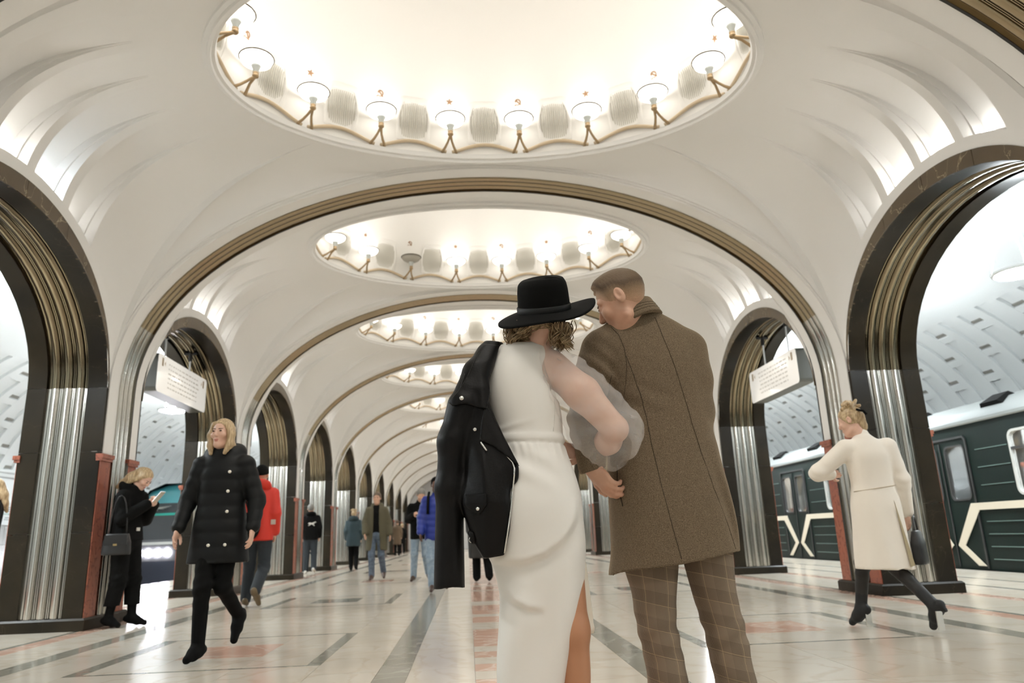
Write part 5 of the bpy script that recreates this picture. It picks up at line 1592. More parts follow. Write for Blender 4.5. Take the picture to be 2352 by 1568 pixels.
jpart(MB().tube(on_surf(jacket, [(-.302, .812), (-.286, .80), (-.278, .77)], .006), .011, 6), 'belt_strap', LEATHER)
rg = [(-.289 + .007 * math.cos(2 * PI * i / 14), (surf_y(jacket, -.285, .782) or 2.56) - .016, .782 + .008 * math.sin(2 * PI * i / 14)) for i in range(15)]
jpart(MB().tube(rg, .0018, 5, False), 'belt_ring', SILVER)
jpart(MB().tube(on_surf(jacket, [(-.30, 1.36), (-.318, 1.30), (-.348, 1.256)], .008), .0015, 4), 'seam', RUBBER)

# ---------------------------------------------------------------- man in brown coat
def wool_mat():
    m = bpy.data.materials.new('brown_wool'); m.use_nodes = True; nt = m.node_tree; N = nt.nodes.new; L = nt.links.new
    b = nt.nodes['Principled BSDF']; b.inputs['Roughness'].default_value = 0.9; b.inputs['Sheen Weight'].default_value = 0.3; b.inputs['Sheen Roughness'].default_value = 0.5
    b.inputs['Sheen Tint'].default_value = (0.55, 0.42, 0.28, 1); b.inputs['Specular IOR Level'].default_value = 0.2
    tc = N('ShaderNodeTexCoord'); n = N('ShaderNodeTexNoise'); n.inputs['Scale'].default_value = 330; n.inputs['Detail'].default_value = 2
    n3 = N('ShaderNodeTexNoise'); n3.inputs['Scale'].default_value = 7; n3.inputs['Detail'].default_value = 3
    r = N('ShaderNodeValToRGB'); r.color_ramp.elements[0].position = 0.30; r.color_ramp.elements[1].position = 0.75
    r.color_ramp.elements[0].color = (0.085, 0.062, 0.038, 1); r.color_ramp.elements[1].color = (0.215, 0.160, 0.102, 1)
    L(tc.outputs['Object'], n.inputs['Vector']); L(n.outputs['Fac'], r.inputs['Fac']); L(r.outputs['Color'], b.inputs['Base Color'])
    bp = N('ShaderNodeBump'); bp.inputs['Strength'].default_value = 0.25; bp.inputs['Distance'].default_value = 0.003
    L(n.outputs['Fac'], bp.inputs['Height']); L(bp.outputs[0], b.inputs['Normal'])
    return m
WOOL = wool_mat()
SEAMM = mat('coat_seam', (0.040, 0.026, 0.013), 0.9)
def plaid_mat():
    m = bpy.data.materials.new('glen_check'); m.use_nodes = True; nt = m.node_tree; N = nt.nodes.new; L = nt.links.new
    b = nt.nodes['Principled BSDF']; b.inputs['Roughness'].default_value = 0.85; b.inputs['Specular IOR Level'].default_value = 0.2
    at = N('ShaderNodeAttribute'); at.attribute_name = 'pat'; sp = N('ShaderNodeSeparateXYZ'); L(at.outputs['Vector'], sp.inputs[0])
    def math_(op, a, b_=None, c=None):
        n = N('ShaderNodeMath'); n.operation = op
        for i, q in enumerate((a, b_, c)):
            if q is None: continue
            if isinstance(q, (int, float)): n.inputs[i].default_value = q
            else: L(q, n.inputs[i])
        return n.outputs[0]
    def band(o, period, off, width):
        f = math_('FRACT', math_('ADD', math_('DIVIDE', o, period), off)); return math_('LESS_THAN', f, width)
    u, v = sp.outputs[0], sp.outputs[1]
    def fine(o, per): return math_('LESS_THAN', math_('FRACT', math_('DIVIDE', o, per)), 0.5)
    zu, zv = band(u, 0.075, 0.2, 0.5), band(v, 0.090, 0.1, 0.5)          # zones of fine lines
    fu = math_('MULTIPLY', fine(u, 0.0044), math_('MULTIPLY_ADD', zu, 0.4, 0.5)); fv = math_('MULTIPLY', fine(v, 0.0048), math_('MULTIPLY_ADD', zv, 0.6, 0.35))
    dark = math_('MULTIPLY', math_('ADD', fu, fv), 0.5)
    mx = N('ShaderNodeMix'); mx.data_type = 'RGBA'; mx.inputs['A'].default_value = (0.27, 0.205, 0.145, 1); mx.inputs['B'].default_value = (0.062, 0.045, 0.030, 1)
    L(dark, mx.inputs['Factor'])
    win = math_('MAXIMUM', band(u, 0.075, 0.62, 0.022), band(v, 0.088, 0.97, 0.020))
    mx2 = N('ShaderNodeMix'); mx2.data_type = 'RGBA'; mx2.inputs['B'].default_value = (0.56, 0.42, 0.24, 1)
    L(math_('MULTIPLY', win, 0.5), mx2.inputs['Factor']); L(mx.outputs['Result'], mx2.inputs['A']); L(mx2.outputs['Result'], b.inputs['Base Color'])
    return m
PLAID = plaid_mat()
groom = thing('person', 'man in a brown wool overcoat and checked trousers, head bowed towards her', 'person', (0.46, 2.80, 0))
GHC = np.array([0.328, 2.735, 1.671]); GHR = frame((-0.80, 0.40, -0.46), (-.06, 0, 1))
def groom_body(P):
    d = head_sdf(P, GHC, GHR, 1.0, False, True)
    d = smin(d, cone(P, (.42, 2.80, 1.56), (.362, 2.765, 1.665), .064, .060), .035)
    d = smin(d, cone(P, (.44, 2.81, 1.45), (.46, 2.81, .95), .12, .11), .05)
    d = smin(d, hand_sdf(P, (.168, 2.715, 1.020), frame((.50, -.28, -.72), (-.75, -.55, -.30)), 1, 0.85, 1.0, .05, .3), .01)
    d = smin(d, chain(P, [(.235, 2.79, 1.48), (.172, 2.76, 1.2), (.166, 2.72, 1.03)], [.05, .04, .028], .02), .03)
    d = smin(d, chain(P, [(.62, 2.80, 1.47), (.625, 2.78, 1.22), (.50, 2.96, 1.10)], [.05, .04, .028], .02), .03)
    d = smin(d, hand_sdf(P, (.47, 2.97, 1.11), frame((-1, 0.2, 0.1), (0, 0, 1)), 1, 0.8, 1.0), .01)
    for hx, kx, ax_ in ((.385, .385, .40), (.575, .63, .665)):
        d = smin(d, chain(P, [(hx, 2.80, .88), (kx, 2.79, .47), (ax_, 2.81, .09)], [.08, .05, .036], .03), .03)
    return d
sdf_part('body', groom_body, (.02, 2.50, .02), (.76, 3.12, 1.86), .0047, SKIN, groom)
# close-cropped hair: thickness runs out to nothing at the hairline
def ghair_q(P): return (P - GHC.astype(f32)) @ GHR.astype(f32).T
def ghair(P):
    q = ghair_q(P)
    line = q[:, 2] + np.interp(q[:, 1], [-.12, -.05, -.02, .03, .05, .075, .10, .13], [.052, .046, .020, .010, -.030, -.066, -.088, -.10])
    th = np.interp(line, [-.02, 0, .03, .055, .09, .12], [-.008, .0006, .0022, .006, .013, .015])
    d = ell(q, (0, -0.012, 0.030), (0.0762, 0.0962, 0.0922))
    top = smin(d, ell(q, (0, 0.038, 0.090), (0.055, 0.054, 0.024)), .03)
    return np.where(line > .05, top, d) - th + .0009 * np.sin(q[:, 0] * 520) * np.sin(q[:, 1] * 480)
def ghair_attr(v):
    q = ghair_q(v); line = q[:, 2] + np.interp(q[:, 1], [-.12, -.05, -.02, .03, .05, .075, .10, .13], [.052, .046, .020, .010, -.030, -.066, -.088, -.10])
    return np.stack([line, q[:, 1], q[:, 2]], 1)
def fade_mat():
    m = bpy.data.materials.new('faded_crop'); m.use_nodes = True; nt = m.node_tree; N = nt.nodes.new; L = nt.links.new
    b = nt.nodes['Principled BSDF']; b.inputs['Roughness'].default_value = 0.65
    at = N('ShaderNodeAttribute'); at.attribute_name = 'pat'; sp = N('ShaderNodeSeparateXYZ'); L(at.outputs['Vector'], sp.inputs[0])
    tc = N('ShaderNodeTexCoord'); n = N('ShaderNodeTexNoise'); n.inputs['Scale'].default_value = 260; L(tc.outputs['Object'], n.inputs['Vector'])
    mr = N('ShaderNodeMapRange'); mr.inputs['From Min'].default_value = 0.0; mr.inputs['From Max'].default_value = 0.10; L(sp.outputs[0], mr.inputs['Value'])
    ad = N('ShaderNodeMath'); ad.operation = 'MULTIPLY_ADD'; ad.inputs[1].default_value = 0.28; L(n.outputs['Fac'], ad.inputs[0])
    sb = N('ShaderNodeMath'); sb.operation = 'SUBTRACT'; sb.inputs[1].default_value = 0.14; L(mr.outputs[0], sb.inputs[0]); L(sb.outputs[0], ad.inputs[2])
    r = N('ShaderNodeValToRGB'); e = r.color_ramp.elements
    e[0].position = 0.0; e[0].color = (0.52, 0.31, 0.20, 1); e[1].position = 1.0; e[1].color = (0.115, 0.072, 0.036, 1)
    for p, c in ((0.22, (0.40, 0.25, 0.15, 1)), (0.5, (0.24, 0.155, 0.085, 1)), (0.78, (0.085, 0.052, 0.026, 1))): q = e.new(p); q.color = c
    L(ad.outputs[0], r.inputs['Fac']); L(r.outputs['Color'], b.inputs['Base Color'])
    bp = N('ShaderNodeBump'); bp.inputs['Strength'].default_value = 0.3; bp.inputs['Distance'].default_value = 0.003
    L(n.outputs['Fac'], bp.inputs['Height']); L(bp.outputs[0], b.inputs['Normal'])
    return m
sdf_part('hair', ghair, GHC - .17, GHC + .17, .004, fade_mat(), groom, ghair_attr)
for sx in (-1,):
    c = GHC + sx * .031 * GHR[0] + .0885 * GHR[1] + .012 * GHR[2]
    sdf_part('eye', lambda P: ell(P, c, (.0105, .004, .003), GHR), c - .02, c + .02, .0016, EYE, groom)
    a = GHC + sx * .016 * GHR[0] + .088 * GHR[1] + .030 * GHR[2]; b_ = GHC + sx * .048 * GHR[0] + .074 * GHR[1] + .030 * GHR[2]
    sdf_part('eyebrow', lambda P: cone(P, a, b_, .0042, .003), np.minimum(a, b_) - .015, np.maximum(a, b_) + .015, .002, BROW, groom)
# coat
cz = np.array([.60, .66, .705, .78, .856, .95, 1.05, 1.15, 1.25, 1.32, 1.38, 1.44, 1.49, 1.535, 1.57, 1.60, 1.625, 1.645])
cl = np.array([.212, .222, .234, .237, .237, .238, .243, .253, .262, .258, .245, .226, .212, .216, .236, .262, .300, .345])
cr = np.array([.716, .712, .709, .704, .698, .688, .674, .660, .648, .642, .645, .648, .645, .630, .598, .555, .500, .465])
ca = np.array([.175, .175, .174, .172, .170, .165, .158, .150, .143, .142, .142, .138, .126, .108, .090, .074, .062, .05])
cc = np.array([2.80] * 9 + [2.80, 2.80, 2.80, 2.80, 2.795, 2.79, 2.785, 2.78, 2.78])
VENT = [(.600, 1.12), (.640, .95), (.668, .82), (.690, .69)]
VENT2 = [(.636, 1.0), (.672, .85), (.702, .69)]
def coat_sdf(P):
    d = zloft(P, cz, cl, cr, cc, ca, 2.25)
    x, z = P[:, 0], P[:, 2]; near = np.clip((2.80 - P[:, 1]) / .06, 0, 1)
    d = d + near * fold(x, z, VENT, .006, .030) + near * fold(x, z, VENT2, .005, .022)
    # hem slopes down to one side and cuts the coat
    hem = np.interp(x, [.20, .215, .245, .282, .446, .647, .709, .75], [.628, .632, .648, .655, .672, .702, .705, .705])
    d = np.maximum(d, hem - z)
    d = np.maximum(d, -np.maximum(zloft(P, cz, cl + .012, cr - .012, cc, ca - .012, 2.25), z - hem - .05))
    # shoulder caps and sleeves
    arm = chain(P, [(.245, 2.79, 1.490), (.190, 2.775, 1.34), (.172, 2.76, 1.20), (.166, 2.725, 1.03)], [.082, .078, .074, .052], .04)
    w = (z - 1.33) * .9 + (x - .2) * .8
    arm = arm - .0075 * np.sin(w * 95) * np.exp(-(((z - 1.36) / .12) ** 2)) * np.clip((2.80 - P[:, 1]) / .05, 0, 1)
    arm = arm - .005 * np.sin((z + x * .6) * 80) * np.exp(-((z - 1.18) / .06) ** 2)
    arm = np.maximum(arm, 1.012 - z + .25 * (x - .17))
    d = smin(d, arm, .028)
    arm2 = chain(P, [(.605, 2.80, 1.490), (.618, 2.795, 1.36), (.612, 2.80, 1.24), (.52, 2.93, 1.12)], [.062, .055, .052, .05], .04)
    d = smin(d, arm2, .05)
    # drag lines on the back
    d = d - near * .0035 * np.sin((x * .5 + z) * 70) * np.exp(-((z - 1.27) / .07) ** 2 - ((x - .36) / .10) ** 2)
    d = d - near * .003 * np.sin((x - z * .8) * 52) * np.exp(-((z - 1.12) / .10) ** 2 - ((x - .57) / .08) ** 2)
    return d
sdf_part('coat', coat_sdf, (.04, 2.56, .58), (.78, 3.06, 1.66), .0058, WOOL, groom)
def collar(P):
    # standing collar: tilted ring
    c = np.array([.388, 2.778, 1.622], f32); n = np.array([-.34, .20, .90], f32); n /= np.linalg.norm(n)
    q = P - c; hgt = q @ n; rad = np.sqrt(np.maximum((q * q).sum(1) - hgt ** 2, 0))
    rr = .088 - .15 * hgt
    d = np.maximum(np.abs(rad - rr) - .0085, np.abs(hgt) - .036)
    return d - .0025
sdf_part('coat_collar', collar, (.25, 2.65, 1.53), (.52, 2.91, 1.74), .0045, WOOL, groom)
for pl in ([(.452, 1.60), (.470, 1.50), (.500, 1.38), (.530, 1.24), (.556, 1.10), (.600, .93), (.645, .80), (.668, .715)],
           [(.318, 1.44), (.340, 1.36), (.362, 1.27), (.372, 1.20), (.380, 1.10), (.400, .95), (.425, .80), (.446, .69)],
           [(.277, 1.567), (.300, 1.53), (.314, 1.47), (.318, 1.40), (.310, 1.33), (.295, 1.25)],
           [(.262, 1.37), (.245, 1.30), (.225, 1.24)]):
    pts = on_surf(coat_sdf, pl, .0017, 2.3, 10)
    if len(pts) > 3: wbuild(MB().tube(pts, .0013, 4), 'seam', SEAMM, groom)
# collar stitching
for hh in (-.018, -.006, .006):
    pts = []
    c = Vector((.388, 2.778, 1.622)); n = Vector((-.34, .20, .90)).normalized(); e1 = n.cross(Vector((0, 1, 0))).normalized(); e2 = n.cross(e1)
    for i in range(40):
        a = 2 * PI * i / 39; r = .088 - .15 * hh + .0112
        pts.append(c + n * hh + r * (math.cos(a) * e1 + math.sin(a) * e2))
    wbuild(MB().tube(pts, .0012, 4, False), 'stitching', SEAMM, groom)
# pocket welt
wbuild(MB().tube(on_surf(coat_sdf, [(.262, 1.03), (.258, .96), (.268, .88)], .0005, 2.3), .003, 5), 'pocket_welt', SEAMM, groom)
# trousers
LEGS = ((np.array([.10, .18, .265, .34, .40, .46, .52, .575, .66, .80, .95]), np.array([.338, .334, .331, .330, .318, .308, .302, .300, .276, .27, .28]), np.array([.458, .468, .475, .470, .458, .452, .455, .463, .479, .49, .47])),
        (np.array([.10, .18, .25, .31, .36, .42, .48, .54, .60, .69, .80, .95]), np.array([.600, .588, .578, .572, .567, .559, .545, .531, .518, .501, .49, .45]), np.array([.722, .724, .724, .718, .712, .706, .697, .686, .684, .688, .68, .66])))
def leg_fn(i, P):
    z, l, r = LEGS[i]; Z = P[:, 2]
    d = zloft(P, z, l, r, 2.80, np.interp(z, [.1, .45, .9], [.068, .078, .10]), 2.1)
    kz = .47
    w = P[:, 1] * 9
    d = d - .0030 * np.sin((Z - .5 * P[:, 0]) * 74 + w) * np.exp(-((Z - .43) / .08) ** 2) - .0026 * np.sin((Z + .6 * P[:, 0]) * 47 + 1 - w) * np.exp(-((Z - .27) / .09) ** 2)
    return d
def trousers_fn(P): return smin(leg_fn(0, P), leg_fn(1, P), .006)
def trouser_attr(v):
    out = np.zeros((len(v), 3))
    mid = np.interp(v[:, 2], [.1, .4, .68, .95], [.53, .51, .49, .475])
    for i in (0, 1):
        z, l, r = LEGS[i]; m = (v[:, 0] < mid) if i == 0 else (v[:, 0] >= mid)
        cx = np.interp(v[:, 2], z, (l + r) / 2); ang = np.arctan2(v[:, 0] - cx, -(v[:, 1] - 2.80))
        out[m, 0] = (ang * .074)[m] + .3; out[m, 1] = v[m, 2] + .02 * np.sin(ang[m])
    return out
sdf_part('trousers', trousers_fn, (.22, 2.66, .09), (.78, 2.95, .97), .0055, PLAID, groom, trouser_attr)
for x in (.40, .662):
    def gshoe(P, x=x):
        d = chain(P, [(x, 2.77, .05), (x + .005, 2.86, .045), (x + .012, 2.98, .032)], [.042, .046, .032], .02)
        return smin(d, cone(P, (x, 2.79, .05), (x, 2.80, .11), .042, .044), .02)
    sdf_part('shoe', gshoe, (x - .08, 2.70, .004), (x + .09, 3.06, .17), .009, mat('brown_shoe', (0.06, 0.035, 0.02), 0.35), groom)

# ================================================================== PASSERS-BY
PUFF = mat('black_padded_nylon', (0.0045, 0.005, 0.0048), 0.55, spec=0.2)
BLACKC = mat('black_cloth', (0.0035, 0.0035, 0.0033), 0.9, spec=0.15)
CREAMC = mat('cream_wool', (0.80, 0.735, 0.635), 0.85, sheen=0.3)
REDC = mat('red_jacket', (0.55, 0.022, 0.008), 0.55)
OLIVE = mat('olive_parka', (0.085, 0.075, 0.042), 0.8)
JEANS = mat('blue_jeans', (0.075, 0.105, 0.15), 0.85, noise=(22, (0.13, 0.17, 0.22), 3, 0.4, 0.7))
JEANSL = mat('light_jeans', (0.20, 0.27, 0.34), 0.85, noise=(20, (0.30, 0.37, 0.43), 3, 0.4, 0.7))
DNAVY = mat('dark_trousers', (0.018, 0.024, 0.030), 0.85)
BLUEC = mat('blue_padded_nylon', (0.006, 0.022, 0.21), 0.45)
TEALC = mat('teal_parka', (0.014, 0.034, 0.042), 0.7)
GREYH = mat('grey_hair', (0.20, 0.19, 0.17), 0.7)
BROWNC = mat('brown_cloth', (0.13, 0.09, 0.055), 0.85)
SOLE = mat('white_sole', (0.62, 0.60, 0.55), 0.5)
SHOEB = mat('brown_leather_shoe', (0.05, 0.025, 0.015), 0.4)
GOLDM = mat('gold_hardware', (0.6, 0.45, 0.22), 0.3, 0.9)
def wbox(fig, name, fn, lo, hi, m, h): return fig.part(name, fn, np.array(lo), np.array(hi), m, h)
def bag(label, loc, rz, w, d, h, handle, flapped=True):
    t = thing('handbag', label, 'bag', loc, rz)
    def fn(P): return zloft(P, [0, .02, h * .6, h], [-w * .96, -w, -w * .96, -w * .8], [w * .96, w, w * .96, w * .8], 0.0, [d, d, d * .9, d * .5], 4.0)
    lt = mat('bag_leather', (0.008, 0.008, 0.008), 0.4)
    link('bag_body', sdf_mesh('bag_body', fn, (-w - .03, -d - .03, -.01), (w + .03, d + .03, h + .03), .012, lt), t)
    if flapped:
        MB().box(-w * .8, w * .8, -d - .004, -d + .006, h * .45, h * .92).build('flap', lt, t)
        MB().box(-.018, .018, -d - .012, -d - .002, h * .43, h * .52).build('clasp', GOLDM, t)
    pts = [(-w * .6, 0, h * .9)] + [(-w * .6 * math.cos(PI * i / 10), 0, h * .9 + handle * math.sin(PI * i / 10)) for i in range(1, 10)] + [(w * .6, 0, h * .9)]
    MB().tube(pts, .007, 6).build('handle', lt, t, True)
    return t
def buttons(fig, pts, m, r=.012):
    for p in pts:
        b = MB().lathe([(r, 0), (r, r * .5), (r * .5, r * .8), (0, r * .8)], 10)
        M = Matrix.Translation(p) @ Matrix.Rotation(-PI / 2, 4, 'X')
        b.v = [tuple(M @ Vector(v)) for v in b.v]; b.build('button', m, fig.e, True)

# woman in black padded coat walking towards the camera
w1 = Fig('woman with blonde bob in a long black padded coat walking towards the viewer', -2.19, 5.88, PI, 1.76, .010, fem=True, look=(.22, 1, .04), curl=.45,
         J=dict(elR=(.255, -.01, 1.13), wrR=(.275, .10, .915), elL=(-.265, 0, 1.12), wrL=(-.270, .09, .905), pel=(0.0, 0, .94), nek=(0.01, .0, 1.46), hed=(.015, .035, 1.630),
                hpR=(.07, 0, .90), hpL=(-.07, 0, .90), knR=(.055, .14, .50), anR=(.05, .16, .10), toR=(.075, .29, .035), knL=(-.06, .05, .50), anL=(-.10, -.26, .27), toL=(-.105, -.16, .10)))
w1.body(SKIN2, .006); w1.face(); w1.hair(FAIR, 'bob', .006)
w1.coat(PUFF, .665, (.175, .17, .195, .225), (.125, .12, .135, .15), (.072, .062, .050), quilt=.005, hood=1.25, collar=.07)
w1.trousers(BLACKC, (.088, .060, .046)); w1.shoes(BLACKC, .16, 0.0)
buttons(w1, [(-.095, .152, 1.335), (-.095, .160, 1.04), (-.10, .178, .80), (.02, .178, .80), (-.09, .152, 1.19)], mat('pearl_button', (0.8, 0.76, 0.66), 0.3))
wr = w1.J['wrL']
link('wristwatch', MB().lathe([(.036, -.008), (.038, 0), (.036, .008)], 16, c=tuple(wr + np.array([0, -.005, .02]))).mesh('wristwatch', SILVER, True), w1.e)

# woman in cream coat walking away
w2 = Fig('blonde woman in a cream wool coat walking away past the pillar', 2.86, 5.62, -0.05, 1.70, .010, fem=True, look=(-.70, .62, -.30), curl=.7,
         J=dict(elL=(-.400, .06, 1.215), wrL=(-.20, .28, 1.22), elR=(.225, -.03, 1.13), wrR=(.262, .04, .875), shL=(-.165, .01, 1.40), shR=(.165, -.01, 1.40), nek=(-.015, .01, 1.475), hed=(-.075, .05, 1.625),
                knL=(-.09, .18, .50), anL=(-.125, .25, .15), toL=(-.160, .365, .035), knR=(.085, .02, .47), anR=(.205, -.23, .20), toR=(.225, -.13, .045)))
w2.body(SKIN2, .0075); w2.hair(FAIR, 'updo', .006)
w2.coat(CREAMC, .455, (.185, .158, .19, .215), (.125, .115, .14, .16), (.080, .064, .052), collar=.055, sway=-.05)
w2.trousers(mat('black_tights', (0.010, 0.008, 0.006), 0.6), (.085, .058, .040)); w2.shoes(mat('black_suede', (0.006, 0.006, 0.006), 0.7), .20, .05)
for sd in 'LR':
    an, to = w2.J['an' + sd], w2.J['to' + sd]; ft = to - an; ft[2] = 0; ft /= np.linalg.norm(ft)
    p = an - ft * .065
    MB().box(-.022, .022, -.006, .006, -.16 if sd == 'R' else -.13, -.03).build('metal_heel_plate', SILVER, w2.e, False, tuple(p))
zb = 1.075 * w2.k
link('waist_seam', MB().tube([(.172 * math.cos(a), -.122 * math.sin(a) , zb + .02 * math.cos(a)) for a in np.linspace(.25, PI - .25, 14)], .004, 5).mesh('waist_seam', mat('cream_seam', (0.52, 0.44, 0.33), .9), True), w2.e)
link('back_vent', MB().add([(.075, -.137, .95), (.080, -.140, .93), (.17, -.115, .47), (.115, -.150, .46)], [(0, 1, 2, 3)]).mesh('back_vent', mat('cream_lining', (0.36, 0.29, 0.17), .8)), w2.e)
link('hair_clip', MB().tube([(-.045, -.03, 1.665), (-.015, -.075, 1.645), (.0, -.085, 1.615)], .011, 6).mesh('hair_clip', BLACKC, True), w2.e)
bag('black leather handbag carried by the woman in cream coat', (3.135, 5.60, .47), .9, .15, .05, .25, .13, False)

# woman with phone leaning on the pillar
w3 = Fig('woman in black leaning on the pillar, head bent over a phone', -4.03, 8.52, -1.80, 1.72, .012, fem=True, look=(0, .72, -.69), curl=.9,
         J=dict(nek=(0, .045, 1.455), hed=(0, .135, 1.575), che=(0, -.02, 1.27), pel=(0, 0.0, .92), shL=(-.155, .02, 1.375), shR=(.155, .02, 1.375),
                elL=(-.20, .06, 1.13), elR=(.20, .06, 1.13), wrL=(-.055, .26, 1.29), wrR=(.055, .26, 1.29),
                knL=(-.08, .06, .49), anL=(-.075, .09, .10), toL=(-.09, .24, .03), knR=(.09, .01, .49), anR=(.10, -.06, .10), toR=(.13, .09, .03)),
         handL=((.55, .5, .55), (-.5, .6, -.1)), handR=((-.55, .5, .55), (.5, .6, -.1)))
w3.body(SKIN2, .008); w3.face(); w3.hair(FAIR, 'long', .008)
w3.coat(BLACKC, .90, (.18, .17, .19, .20), (.125, .12, .13, .135), (.085, .07, .058), hood=.9)
w3.trousers(BLACKC, (.098, .085, .075), hem=.17); w3.shoes(BLACKC, .10, .02)
link('belt_buckle', MB().box(-.012, .035, .128, .14, .985, 1.02).mesh('belt_buckle', SOLE), w3.e)
ph = thing('phone', 'smartphone with lit screen held by the woman leaning on the pillar', 'phone', (-3.70, 8.44, 1.34), -1.80)
M = Matrix.Rotation(math.radians(-42), 4, 'X')
for nm, mt, (y0, y1) in (('phone_body', mat('phone_case', (0.5, 0.46, 0.38), .4), (0, .009)), ('screen', mat('phone_screen', (.7, .7, .75), .2, emit=((.9, .9, 1), 2.5)), (-.002, 0))):
    b = MB().box(-.037, .037, y0, y1, -.075, .075); b.v = [tuple(M @ Vector(v)) for v in b.v]; b.build(nm, mt, ph)
bag('black flap bag hanging at the hip of the woman with a phone', (-4.02, 8.27, .74), .15, .14, .06, .22, .42)

# man in red jacket, seen from behind
m1 = Fig('man in a red jacket and black knit hat walking away', -3.13, 10.4, .05, 1.84, .014, curl=.8,
         J=dict(elR=(.205, -.02, 1.15), wrR=(.20, .05, .90), knL=(-.115, .12, .50), anL=(-.125, .05, .10), toL=(-.14, .19, .03), knR=(.08, .05, .47), anR=(.06, -.28, .21), toR=(.085, -.17, .05)))
m1.body(SKIN, .010); m1.hair(BLACKC, 'cap', .010)
m1.coat(REDC, .80, (.185, .18, .185, .19), (.13, .125, .13, .13), (.085, .072, .06), hood=1.0)
m1.trousers(DNAVY, (.098, .075, .066)); m1.shoes(mat('tan_shoe', (0.13, 0.09, 0.045), .6))
for x, z in ((.07, 1.37), (.205, 1.08)):
    link('reflective_patch', MB().box(x - .03, x + .03, -.145 if x < .1 else -.09, -.13 if x < .1 else -.075, z - .03, z + .035).mesh('reflective_patch', mat('grey_reflective', (0.55, 0.45, 0.38), .4)), m1.e)
sb_ = thing('shoulder_bag', 'black shoulder bag slung at the side of the man in red', 'bag', (-3.19, 10.22, .88))
link('bag_body', sdf_mesh('bag_body', lambda P: ell(P, (0, 0, .16), (.13, .06, .19)), (-.17, -.1, -.05), (.17, .1, .38), .014, BLACKC), sb_)
MB().tube([(-.02, 0, .33), (-.08, -.01, .50), (-.10, .05, .62)], .014, 6).build('strap', BLACKC, sb_, True)

# man in olive parka
m2 = Fig('man in an open olive parka and jeans walking towards the viewer', -2.2, 15.9, PI, 1.76, .016, curl=.6,
         J=dict(elR=(.235, 0, 1.16), wrR=(.225, .14, .93), elL=(-.24, -.03, 1.14), wrL=(-.28, .04, .90), knR=(.09, .08, .50), anR=(.085, .06, .10), toR=(.10, .2, .03), knL=(-.10, .02, .49), anL=(-.13, -.18, .16), toL=(-.15, -.06, .05)))
m2.body(SKIN, .012); m2.face(False); m2.hair(BROWN_H, 'short', .012)
m2.coat(OLIVE, .585, (.20, .205, .215, .225), (.13, .125, .135, .14), (.088, .072, .060), open_=True, hood=.8)
m2.coat(BLACKC, .88, (.155, .155, .16, .16), (.118, .118, .118, .118), (.05, .045, .04), name='shirt', collar=.05)
m2.trousers(JEANS, (.092, .068, .058)); m2.shoes(SHOEB)

# grey-haired man looking down
m3 = Fig('grey-haired man in black jacket and jeans looking down at his hand', -1.24, 14.9, PI, 1.76, .016, look=(-.15, .85, -.45), curl=.9,
         J=dict(hed=(-.03, .06, 1.615), elR=(.225, 0, 1.16), wrR=(.10, .24, 1.24), elL=(-.235, -.03, 1.14), wrL=(-.25, .06, .90), knR=(.10, .06, .50), anR=(.12, .05, .10), toR=(.15, .19, .03), knL=(-.11, .05, .49), anL=(-.15, -.16, .14), toL=(-.17, -.04, .05)))
m3.body(SKIN, .012); m3.hair(GREYH, 'short', .012)
m3.coat(BLACKC, .78, (.19, .185, .185, .19), (.13, .125, .13, .13), (.085, .07, .058))
m3.trousers(JEANSL, (.092, .068, .058)); m3.shoes(SHOEB)

# man in bright blue padded jacket
m4 = Fig('man in a bright blue padded jacket and pale jeans, half hidden by the leather sleeve', -.79, 11.9, PI, 1.72, .014, curl=.6,
         J=dict(elR=(.235, 0, 1.14), wrR=(.25, .08, .90), elL=(-.235, 0, 1.14), wrL=(-.25, .07, .90), knR=(.09, .10, .50), anR=(.07, .12, .10), toR=(.08, .26, .03), knL=(-.10, .04, .48), anL=(-.13, -.2, .17), toL=(-.15, -.08, .05)))
m4.body(SKIND, .011); m4.hair(BLACKC, 'short', .011)
m4.coat(BLUEC, .77, (.195, .185, .185, .19), (.135, .13, .13, .13), (.088, .074, .062), quilt=.008)
m4.trousers(JEANSL, (.092, .068, .058)); m4.shoes(SHOEB)
link('backpack_strap', MB().tube([(.11, .02, 1.50), (.12, .11, 1.42), (.125, .14, 1.30), (.13, .12, 1.16)], .022, 6).mesh('backpack_strap', BLACKC, True), m4.e)

# woman in teal parka walking away
w4 = Fig('woman in a dark teal hooded parka walking away', -3.5, 21.4, .05, 1.64, .02, fem=True,
         J=dict(knL=(-.07, .06, .5), anL=(-.06, .02, .1), toL=(-.07, .16, .03), knR=(.09, .05, .5), anR=(.10, -.12, .13), toR=(.11, 0, .05)))
w4.body(SKIN, .016); w4.hair(FAIR, 'updo', .014)
w4.coat(TEALC, .70, (.20, .19, .205, .215), (.135, .13, .14, .145), (.088, .074, .062), hood=1.1)
w4.trousers(BLACKC, (.095, .072, .06)); w4.shoes(BLACKC, .08)

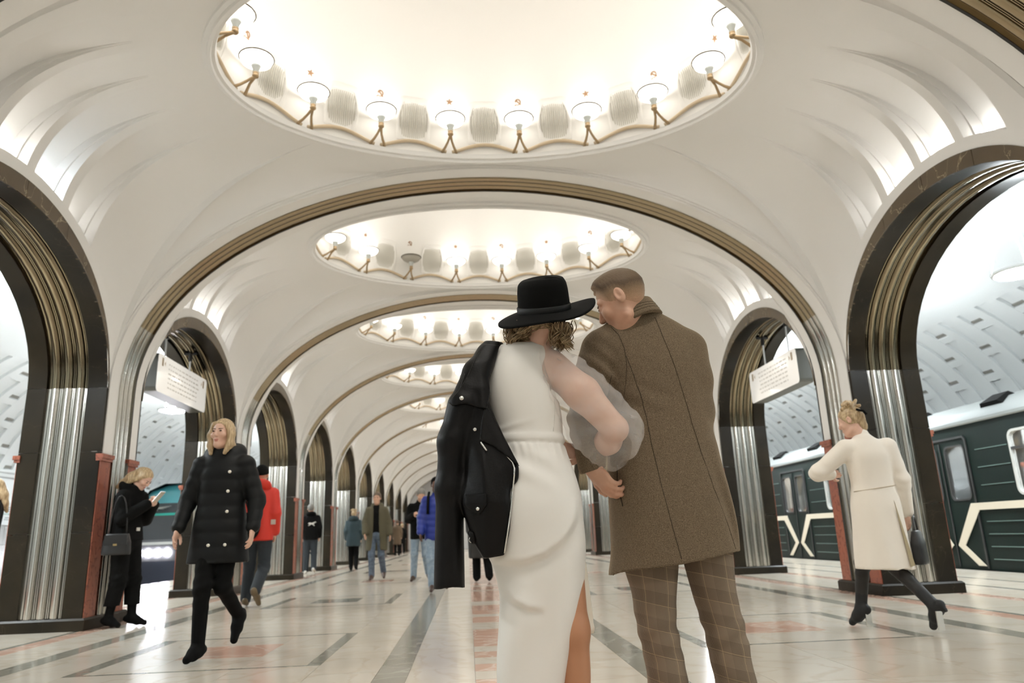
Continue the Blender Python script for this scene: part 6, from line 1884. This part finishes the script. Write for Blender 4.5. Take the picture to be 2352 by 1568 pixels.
# man in black jacket with white leaping-cat print
m5 = Fig('man in black jacket with a white print on the back beside the pillar', -4.48, 20.4, .12, 1.80, .02, curl=.8,
         J=dict(anR=(.11, -.15, .14), toR=(.13, -.02, .05), hed=(-.02, .06, 1.62)))
m5.body(SKIN, .016); m5.hair(GREYH, 'short', .015)
m5.coat(BLACKC, .84, (.20, .19, .19, .19), (.14, .135, .135, .135), (.09, .075, .06), hood=.7)
m5.trousers(DNAVY, (.1, .078, .068)); m5.shoes(SOLE)
cat = [(-.10, .02), (-.06, .045), (0, .035), (.05, .05), (.09, .065), (.115, .055), (.105, .04), (.08, .03), (.05, .0), (.075, -.045), (.06, -.05), (.02, -.012), (-.02, -.005), (-.05, -.03), (-.085, -.045), (-.09, -.035), (-.055, -.005), (-.08, .008)]
M = Matrix(((1, 0, 0, .03), (0, 0, -1, -.150), (0, 1, 0, 1.27), (0, 0, 0, 1)))
link('white_print', MB().prism(cat, 0, .012, M).mesh('white_print', SOLE), m5.e)

# dark coat behind the couple
m6 = Fig('person in long charcoal coat and black boots walking away beyond the leather jacket', -.06, 13.75, .05, 1.70, .018, curl=.8,
         J=dict(knL=(-.09, .1, .5), anL=(-.09, .08, .1), toL=(-.1, .22, .03), anR=(.13, -.08, .12), toR=(.14, .06, .04)))
m6.body(SKIN, .015); m6.hair(BROWN_H, 'short', .015)
m6.coat(mat('charcoal_cloth', (0.020, 0.019, 0.017), .85), .43, (.22, .23, .25, .24), (.15, .15, .17, .17), (.09, .078, .065))
m6.trousers(BLACKC, (.1, .08, .075)); m6.shoes(BLACKC, .12)

# figures further off
for lab, x, y, fc, H, cm, hem, hm in (('distant person in dark clothes near the far end of the nave', -4.05, 43.5, .1, 1.66, BLACKC, .6, FAIR),
                                      ('distant person in brown coat behind the olive parka', -3.85, 38.3, 0, 1.74, BROWNC, .55, BROWN_H),
                                      ('blonde person in black coat cut off by the picture edge on the platform', -6.10, 9.5, 2.2, 1.70, BLACKC, .80, FAIR)):
    g = Fig(lab, x, y, fc, H, .03 if y > 12 else .016)
    g.body(SKIN, .024 if y > 12 else .014, detail=False); g.hair(hm, 'short' if y > 12 else 'long', .02 if y > 12 else .014)
    g.coat(cm, hem); g.trousers(BLACKC); g.shoes(BLACKC)
